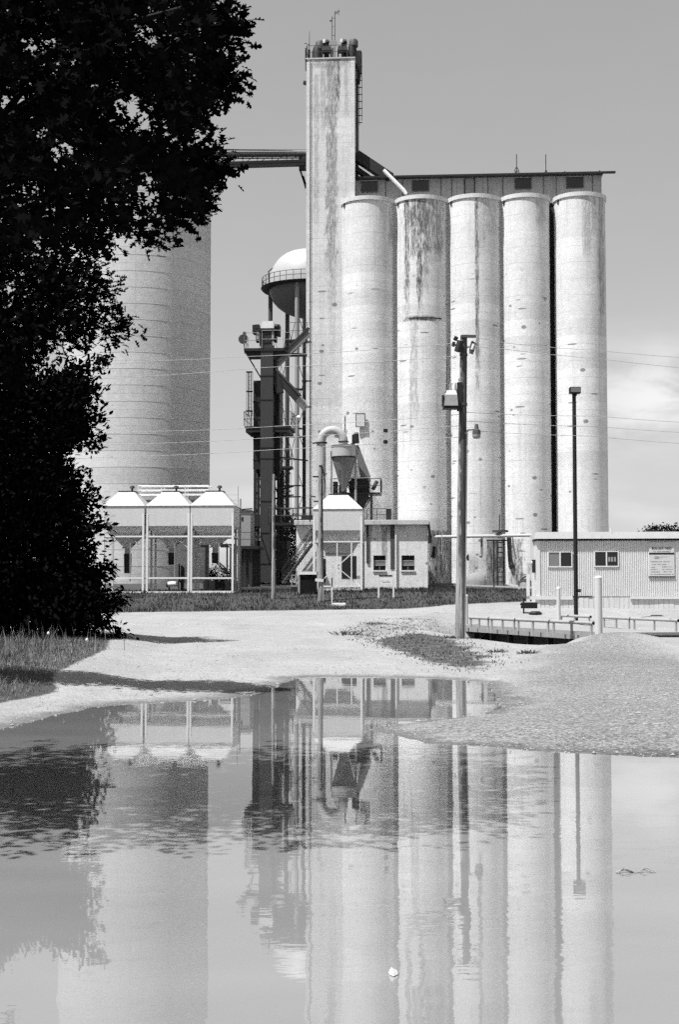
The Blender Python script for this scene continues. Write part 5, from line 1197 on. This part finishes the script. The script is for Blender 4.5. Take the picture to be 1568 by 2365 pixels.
# ================================================================ trees
OAKLEAF = np.array([(0, 0), (.06, .22), (.30, .30), (.10, .42), (.40, .60), (.12, .66), (.22, .90), (0, 1.0), (-.22, .86), (-.12, .66), (-.40, .56), (-.10, .42), (-.30, .26), (-.06, .22)])
SMALLLEAF = np.array([(0, 0), (.24, .30), (.20, .68), (0, 1.0), (-.22, .66), (-.23, .28)])
def inpoly(px, py, poly):
    return sdpoly(px, py, poly) < 0
def leaves(name, centres, outw, shape, size, per, spread, mat, parent, droop=0.25):
    """sprigs of leaves: each centre carries `per` leaves fanned round the twig's outward direction"""
    n = len(centres); C_ = np.repeat(centres, per, 0); O = np.repeat(outw, per, 0)
    m = n * per
    dirs = O + RNG.normal(0, .75, (m, 3)); dirs[:, 2] -= droop; dirs /= np.linalg.norm(dirs, axis=1, keepdims=True)
    nr = RNG.normal(0, .55, (m, 3)); nr[:, 2] += 1.0
    side = np.cross(dirs, nr); side /= np.linalg.norm(side, axis=1, keepdims=True) + 1e-9
    sz = size * RNG.uniform(.65, 1.25, (m, 1))
    base = C_ + RNG.normal(0, spread, (m, 3)) * np.array([1, 1, .8]) + dirs * spread * .4
    V = base[:, None, :] + side[:, None, :] * (shape[None, :, 0:1] * sz[:, None, :]) + dirs[:, None, :] * (shape[None, :, 1:2] * sz[:, None, :])
    bend = np.cross(side, dirs)
    V += bend[:, None, :] * (np.abs(shape[None, :, 0:1]) * .35 * sz[:, None, :])
    return arrmesh(name, V.reshape(-1, 3), len(shape), mat, parent)
def sprig_cloud(poly, n, y0, y1, off_dens=.3, seed=0, pocket=.0, pscale=.9, inset=18, bounds=None):
    """twig ends filling the crown: a silhouette polygon swept through its real depth"""
    poly = np.array(poly, float); lo, hi = poly.min(0), poly.max(0); out = []
    r = np.random.default_rng(seed)
    got = 0
    while got < n:
        px = r.uniform(lo[0], hi[0], 8000); py = r.uniform(lo[1], hi[1], 8000); yy = y0 + (y1 - y0) * (r.random(8000) + r.random(8000)) / 2
        sd = sdpoly(px, py, poly)
        edge = 18 + 60 * (0.5 + .5 * wob(px, py, .021, seed)) * 0
        u = (yy - y0) / (y1 - y0) * 2 - 1
        ok = sd < -(inset + 120 * np.abs(u) ** 4)
        inside = (px > -60) & (py > -60)
        ok &= inside | (r.random(8000) < off_dens)
        x = yy * (px - CX) / FP / (ct - (CY - py) / FP * st)
        v = (CY - py) / FP; z = HC + yy * (st + v * ct) / (ct - v * st)
        if pocket > 0:
            w_ = wob(px, py, .026, seed + 1) * .8 + wob(px, py, .06, seed + 2) * .3
            ok &= ~((w_ > pocket) & (sd < -10))
        out.append(np.stack([x, yy, z], -1)[ok]); got += ok.sum()
    return np.concatenate(out)[:n]
def branch(b, p, q, r0, r1, wig=.25, seg=6, rs=None):
    p, q = Vector(p), Vector(q); L = (q - p).length; pts = []
    for k in range(seg + 1):
        u = k / seg; w_ = p.lerp(q, u)
        if 0 < k < seg: w_ += Vector((rs.uniform(-1, 1), rs.uniform(-1, 1), rs.uniform(-.6, .9))) * wig * L * .12
        pts.append(w_)
    b.tube(pts, [r0 + (r1 - r0) * k / seg for k in range(seg + 1)], 7); return pts
def tree(name, lab, cat, base, clouds, fork, r0, seed, shape, size, per, spread, mat, nb=26, group=None):
    t = thing(name, lab, cat, base, 0, group); rs = random.Random(seed); B = Vector(base)
    b = MB(); f = Vector(fork) - B
    b.tube([(0, 0, -.3), (0, 0, .1), f * .5 + Vector((.1, .05, 0)), f], [r0 * 1.5, r0 * 1.1, r0 * .85, r0 * .7], 14); b.done('trunk', 'bark', t, True)
    pts = np.concatenate(clouds); b = MB()
    for k in range(nb):
        q = Vector(pts[rs.randrange(len(pts))]) - B
        a = branch(b, f * rs.uniform(.75, 1.0), q, r0 * .35, .02, .5, 7, rs)
        for j in range(4):
            s0 = a[rs.randrange(3, 7)]; q2 = min((Vector(pts[rs.randrange(len(pts))]) - B for _ in range(40)), key=lambda v: (v - s0).length)
            branch(b, s0, q2, .035, .008, .4, 4, rs)
    b.done('limb', 'bark', t, True)
    c0 = np.array(B + f)
    for i, c in enumerate(clouds):
        o = c - c0; o /= np.linalg.norm(o, axis=1, keepdims=True) + 1e-9
        leaves('crown', c - np.array(B), o * .9, shape, size, per, spread, mat, t)
    return t
OAK = [(-1000, 560), (-1300, 300), (-1300, 50), (-1000, -200), (-400, -260), (100, -200), (380, -110), (530, -45), (545, -10), (505, 40), (560, 55), (592, 72), (565, 98), (515, 84), (500, 110), (545, 150), (520, 172), (568, 202), (535, 240), (505, 262), (500, 300), (465, 310), (445, 345), (480, 372), (528, 384), (500, 412), (500, 440), (488, 478), (440, 492), (395, 520), (372, 556), (320, 540), (270, 562), (230, 562), (242, 600), (180, 600), (100, 590), (0, 600)]
LIMB = [(-900, 950), (-1000, 500), (-500, 420), (-60, 470), (60, 560), (150, 570), (240, 600), (215, 622), (262, 660), (255, 702), (200, 716), (255, 735), (312, 742), (290, 776), (235, 765), (190, 798), (150, 800), (112, 832), (96, 860), (40, 880), (-100, 930)]
BUSH = [(-260, 800), (0, 790), (90, 850), (140, 848), (200, 806), (206, 836), (246, 846), (212, 876), (228, 902), (212, 940), (232, 968), (212, 1004), (232, 1020), (205, 1044), (160, 1060), (172, 1082), (196, 1108), (178, 1122), (222, 1150), (212, 1182), (243, 1212), (220, 1240), (240, 1272), (224, 1292), (254, 1322), (246, 1350), (276, 1385), (262, 1412), (280, 1440), (290, 1474), (150, 1478), (60, 1470), (-260, 1475)]
c1_ = sprig_cloud(OAK, 4300, 9.0, 15.8, .75, 3, .18, inset=32)
SPK = lambda c, pts, y0, y1, n, r: np.concatenate([c] + [np.array([tuple(P(px - 28 + RNG.normal(0, r), py + RNG.normal(0, r * .7), yy)) for _ in range(n)]) for px, py, yy in [(a, b, RNG.uniform(y0, y1)) for a, b in pts]])
c1 = SPK(c1_, [(570, 76), (548, 66), (530, 84), (548, 196), (528, 158), (506, 180), (515, 382), (490, 405), (488, 440), (474, 478), (430, 496), (505, 60), (525, 20), (480, 340), (360, 545), (232, 550)], 12.0, 13.6, 9, 15)
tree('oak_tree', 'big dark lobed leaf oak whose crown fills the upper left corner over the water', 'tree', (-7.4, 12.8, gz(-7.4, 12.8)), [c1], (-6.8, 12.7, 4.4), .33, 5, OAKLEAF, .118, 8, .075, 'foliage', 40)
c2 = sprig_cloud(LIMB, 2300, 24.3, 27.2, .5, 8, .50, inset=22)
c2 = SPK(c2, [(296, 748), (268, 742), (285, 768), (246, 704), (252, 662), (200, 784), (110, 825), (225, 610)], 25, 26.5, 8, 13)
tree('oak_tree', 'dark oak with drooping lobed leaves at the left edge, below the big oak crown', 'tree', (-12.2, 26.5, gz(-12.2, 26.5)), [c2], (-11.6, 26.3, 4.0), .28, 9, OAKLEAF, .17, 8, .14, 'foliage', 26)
c3 = sprig_cloud(BUSH, 5200, 42.0, 45.8, .8, 12, .80, inset=25)
def spikes(c, pts, y0, y1, n=12, r=13):
    o = [c]
    for px, py in pts:
        yy = RNG.uniform(y0, y1); a = [P(px - 16 + RNG.normal(0, r), py + RNG.normal(0, r * .7), yy + RNG.normal(0, .15)) for _ in range(n)]
        o.append(np.array([tuple(v) for v in a]))
    return np.concatenate(o)
c3 = spikes(c3, [(236, 842), (222, 905), (226, 972), (226, 1022), (190, 1110), (214, 1152), (236, 1214), (248, 1318), (268, 1386), (284, 1470)], 43, 45, 10, 7)
g3 = c3[:, 2] > ground(c3[:, 0], c3[:, 1]) + .03
c3 = c3[g3]
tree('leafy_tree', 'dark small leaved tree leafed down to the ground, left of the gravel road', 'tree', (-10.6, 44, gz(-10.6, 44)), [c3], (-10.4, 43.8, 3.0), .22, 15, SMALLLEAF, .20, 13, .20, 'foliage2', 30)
def blobtree(lab, px, py, d, rx, rz, n, size, seed, trunk=True, mat='foliage3', name='leafy_tree', cat='tree'):
    p = P(px, py, d); zb = gz(p.x, d); r = np.random.default_rng(seed)
    q = r.normal(0, 1, (n, 3)); q /= np.linalg.norm(q, axis=1, keepdims=True); rad = r.uniform(.35, 1.0, (n, 1)) ** .5
    lump = 1 + .25 * wob(q[:, 0] * 3, q[:, 2] * 3, 1.3, seed)[:, None]
    c = q * rad * lump * np.array([rx, rx, rz]) + np.array([p.x, d, p.z])
    c = c[c[:, 2] > zb]
    tree(name, lab, cat, (p.x, d, zb), [c], (p.x, d, max(zb + .5, p.z - rz * .6)), .16, seed, SMALLLEAF, size, 6, size, mat, 8)
blobtree('dark tree showing between the dryer legs and the low concrete building', 664, 1258, 112, 1.5, 2.3, 700, .20, 31)
blobtree('dark low bush behind the stair of the low concrete building', 640, 1320, 104, 1.5, 1.0, 400, .18, 33)
blobtree('dark tree top showing over the trailer roof near the right edge', 1530, 1240, 150, 2.3, .95, 420, .28, 35)
blobtree('low dark bush behind the right hopper bin', 500, 1335, 110, 1.2, .8, 260, .18, 37)

# ================================================================ grass, weeds and loose stones
def blades(name, x, y, h, w_, mat, lean=.35, seg=2, kind='stuff'):
    n = len(x); z = ground(x, y) - .02
    a = RNG.uniform(0, 2 * PI, n); la = RNG.uniform(0, 2 * PI, n); L = RNG.uniform(.05, lean, n) * h
    sx, sy = np.cos(a) * w_ / 2, np.sin(a) * w_ / 2
    base = np.stack([x, y, z], -1); s = np.stack([sx, sy, np.zeros(n)], -1)
    mid = base + np.stack([np.cos(la) * L * .35, np.sin(la) * L * .35, h * .58], -1)
    tip = base + np.stack([np.cos(la) * L, np.sin(la) * L, h], -1)
    V = np.stack([base - s, base + s, mid + s * .7, tip, mid - s * .7], 1)
    o = arrmesh(name, V.reshape(-1, 3), 5, mat); tag(o, kind=kind); return o
n = 62000
x = RNG.uniform(-17, 12.2, n); y = RNG.uniform(65, 96, n)
ok = (y > np.interp(x, LAWN_X, LAWN_Y) + wob(x, y, 1.9, 3) * .3 + RNG.normal(0, .12, n)) & (y < np.interp(x, [-16, -3, 5, 12], [84.5, 92, 95, 93])) & (RNG.random(n) < .55 + .45 * wob(x, y, 2.6, 7))
x, y = x[ok], y[ok]
blades('lawn_grass', x, y, RNG.uniform(.07, .22, len(x)) * (1 + .3 * wob(x, y, 2.6, 7)), RNG.uniform(.02, .05, len(x)), 'lawn', .8)
n = 60000
x = RNG.uniform(-12, -4.5, n); y = RNG.uniform(20.8, 46, n)
sdb = sdpoly(x, y, BANK); ok = (sdb < RNG.normal(-.10, .12, n)) & (RNG.random(n) < np.clip(.75 + .3 * wob(x, y, 2.1, 2), .2, 1))
x, y, sdb = x[ok], y[ok], sdb[ok]
hh = RNG.uniform(.05, .17, len(x)) * np.clip(.45 + -sdb * .5, .3, 1.25) * (1 + .35 * wob(x, y, 1.7, 9))
blades('tall_grass', x, y, hh, RNG.uniform(.008, .022, len(x)), 'tall', .7)
n = 160; x = RNG.normal(-8.4, .9, n); y = RNG.normal(38, 1.5, n); blades('tall_grass_stalks', x, y, RNG.uniform(.25, .7, n), RNG.uniform(.012, .03, n), 'tall', .35)
n = 22000
x = RNG.uniform(-1, 8.5, n); y = RNG.uniform(30, 60, n)
sdw = np.minimum.reduce([sdpoly(x, y, p) for p in WEED]) + wob(x, y, 2.2, 5) * .3
ok = (sdw < RNG.normal(0, .25, n)) & (RNG.random(n) < .5 + .5 * wob(x, y, 3.1, 1)); x, y = x[ok], y[ok]
blades('weeds', x, y, RNG.uniform(.03, .10, len(x)), RNG.uniform(.02, .05, len(x)), 'weed', 1.2)
for k, (px, py, r_, lab) in enumerate(((805, 1468, .30, 'dark clump of weeds on the gravel at the left end of the weed patch'), (862, 1456, .15, 'small weed tuft on the gravel beyond the weed patch'), (1221, 1501, .14, 'single dark weed tuft on the gravel below the weighbridge pit'), (1046, 1478, .14, 'weed tuft left of the utility pole foot'), (1148, 1497, .12, 'weed tuft in front of the black pit'))):
    g = G0(px, py, .33 if py > 1470 else .42); g = Vector((g.x, g.y, gz(g.x, g.y)))
    m_ = 70; r_ *= .75; xx = RNG.normal(0, r_, m_) + RNG.choice([-r_, 0, r_ * .8], m_); yy = RNG.normal(0, r_ * .6, m_); hgt = RNG.uniform(.04, .17, m_) * (r_ / .15) ** .4
    a = RNG.uniform(0, 2 * PI, m_); w_ = .03
    base = np.stack([xx, yy, np.full(m_, -.02)], -1); s = np.stack([np.cos(a) * w_, np.sin(a) * w_, 0 * a], -1); tip = base + np.stack([xx * .4 + RNG.normal(0, .06, m_), yy * .4, hgt], -1)
    mid = (base + tip) / 2
    o = arrmesh('weed_tuft', np.stack([base - s * .5, base + s * .5, mid + s * .8, tip, mid - s * .8], 1).reshape(-1, 3), 5, 'weed'); o.location = g; tag(o, lab, 'weed', 'weed tufts on the gravel')
for px, py, h_, lab in ((109, 1463, .62, 'taller dandelion seed head in the grass at the left'), (198, 1478, .34, 'lower dandelion seed head in the grass nearer the road')):
    g = G0(px, 1500, .4); d = 36.0 if px < 150 else 34.0; q = P(px, py, d); zb = gz(q.x, d)
    t = thing('dandelion', lab, 'dandelion', (q.x, d, zb), 0, 'dandelion seed heads'); H = max(.2, q.z - zb)
    MB().tube([(0, 0, -.02), (.02, 0, H)], .008, 5).done('stem', 'tall', t)
    b = MB(); b.lathe([(.01, H - .05), (.03, H - .025), (.038, H), (.03, H + .025), (.01, H + .05)], 10, (.02, 0)); b.done('seed_head', 'white', t, True)
OCT = np.array([(1, 0, 0), (0, 1, 0), (-1, 0, 0), (0, -1, 0), (0, 0, 1), (0, 0, -1)], float)
OF = [(0, 1, 4), (1, 2, 4), (2, 3, 4), (3, 0, 4), (1, 0, 5), (2, 1, 5), (3, 2, 5), (0, 3, 5)]
n = 30000
y = 13.5 + RNG.random(n) ** 1.3 * 30; x = RNG.uniform(-.36, .30, n) * y
sdw = sdpoly(x, y, PWA); ok = (sdw > -.12) & (sdpoly(x, y, BANK) > .1) & (RNG.random(n) < np.clip(.35 + .5 * wob(x, y, 1.4, 6) + .6 * np.exp(-sdw / .5), .12, 1))
x, y = x[ok][:15000], y[ok][:15000]; n = len(x)
sz = RNG.uniform(.007, .022, n) * (1 + (RNG.random(n) < .05) * 1.0)
rot = RNG.uniform(0, 2 * PI, n); V = OCT[None] * sz[:, None, None] * RNG.uniform(.6, 1.3, (n, 6, 1)) * np.array([1.15, .95, .65])
c_, s_2 = np.cos(rot)[:, None], np.sin(rot)[:, None]
V = np.stack([V[..., 0] * c_ - V[..., 1] * s_2, V[..., 0] * s_2 + V[..., 1] * c_, V[..., 2]], -1)
V += np.stack([x, y, np.maximum(ground(x, y), -.02) + sz * .15], -1)[:, None]
F = V[:, np.array(OF).ravel()].reshape(-1, 3)
tag(arrmesh('loose_gravel', F, 3, 'stone'), kind='stuff')
# floating scraps
for px, py, L_, lab in ((908, 2250, .04, 'white scrap floating near the bottom of the puddle'),):
    g = G0(px, py, 0)
    o = MB().loft([[(x_, r_ * .045 * math.cos(a) , .004 + r_ * .022 * max(-.2, math.sin(a)) * (1 + .3 * math.sin(5 * a))) for a in np.linspace(0, 2 * PI, 9)[:-1]] for x_, r_ in ((-L_ / 2, .4), (-L_ * .2, 1.1), (L_ * .15, .8), (L_ * .5, .5))]).done('floating_scrap', 'binwall', None, True, g, .2); tag(o, lab, 'scrap')
g = G0(1467, 2015, 0); b = MB()
for k in range(7):
    a = RNG.uniform(-.2, .2); x_ = RNG.uniform(-.10, .10); b.tube([(x_ - .05, RNG.uniform(-.03, .03), .002), (x_, a * .1, .02 + RNG.uniform(0, .012)), (x_ + .06, RNG.uniform(-.03, .03), .003)], .0045, 5)
tag(b.done('floating_twig', 'galv', None, False, g, .1), 'bundle of floating twigs on the water at right', 'twigs')
for o in bpy.data.objects:
    if o.type == 'MESH' and o.parent is None and not o.get('label') and not o.get('kind'): print('UNTAGGED', o.name)
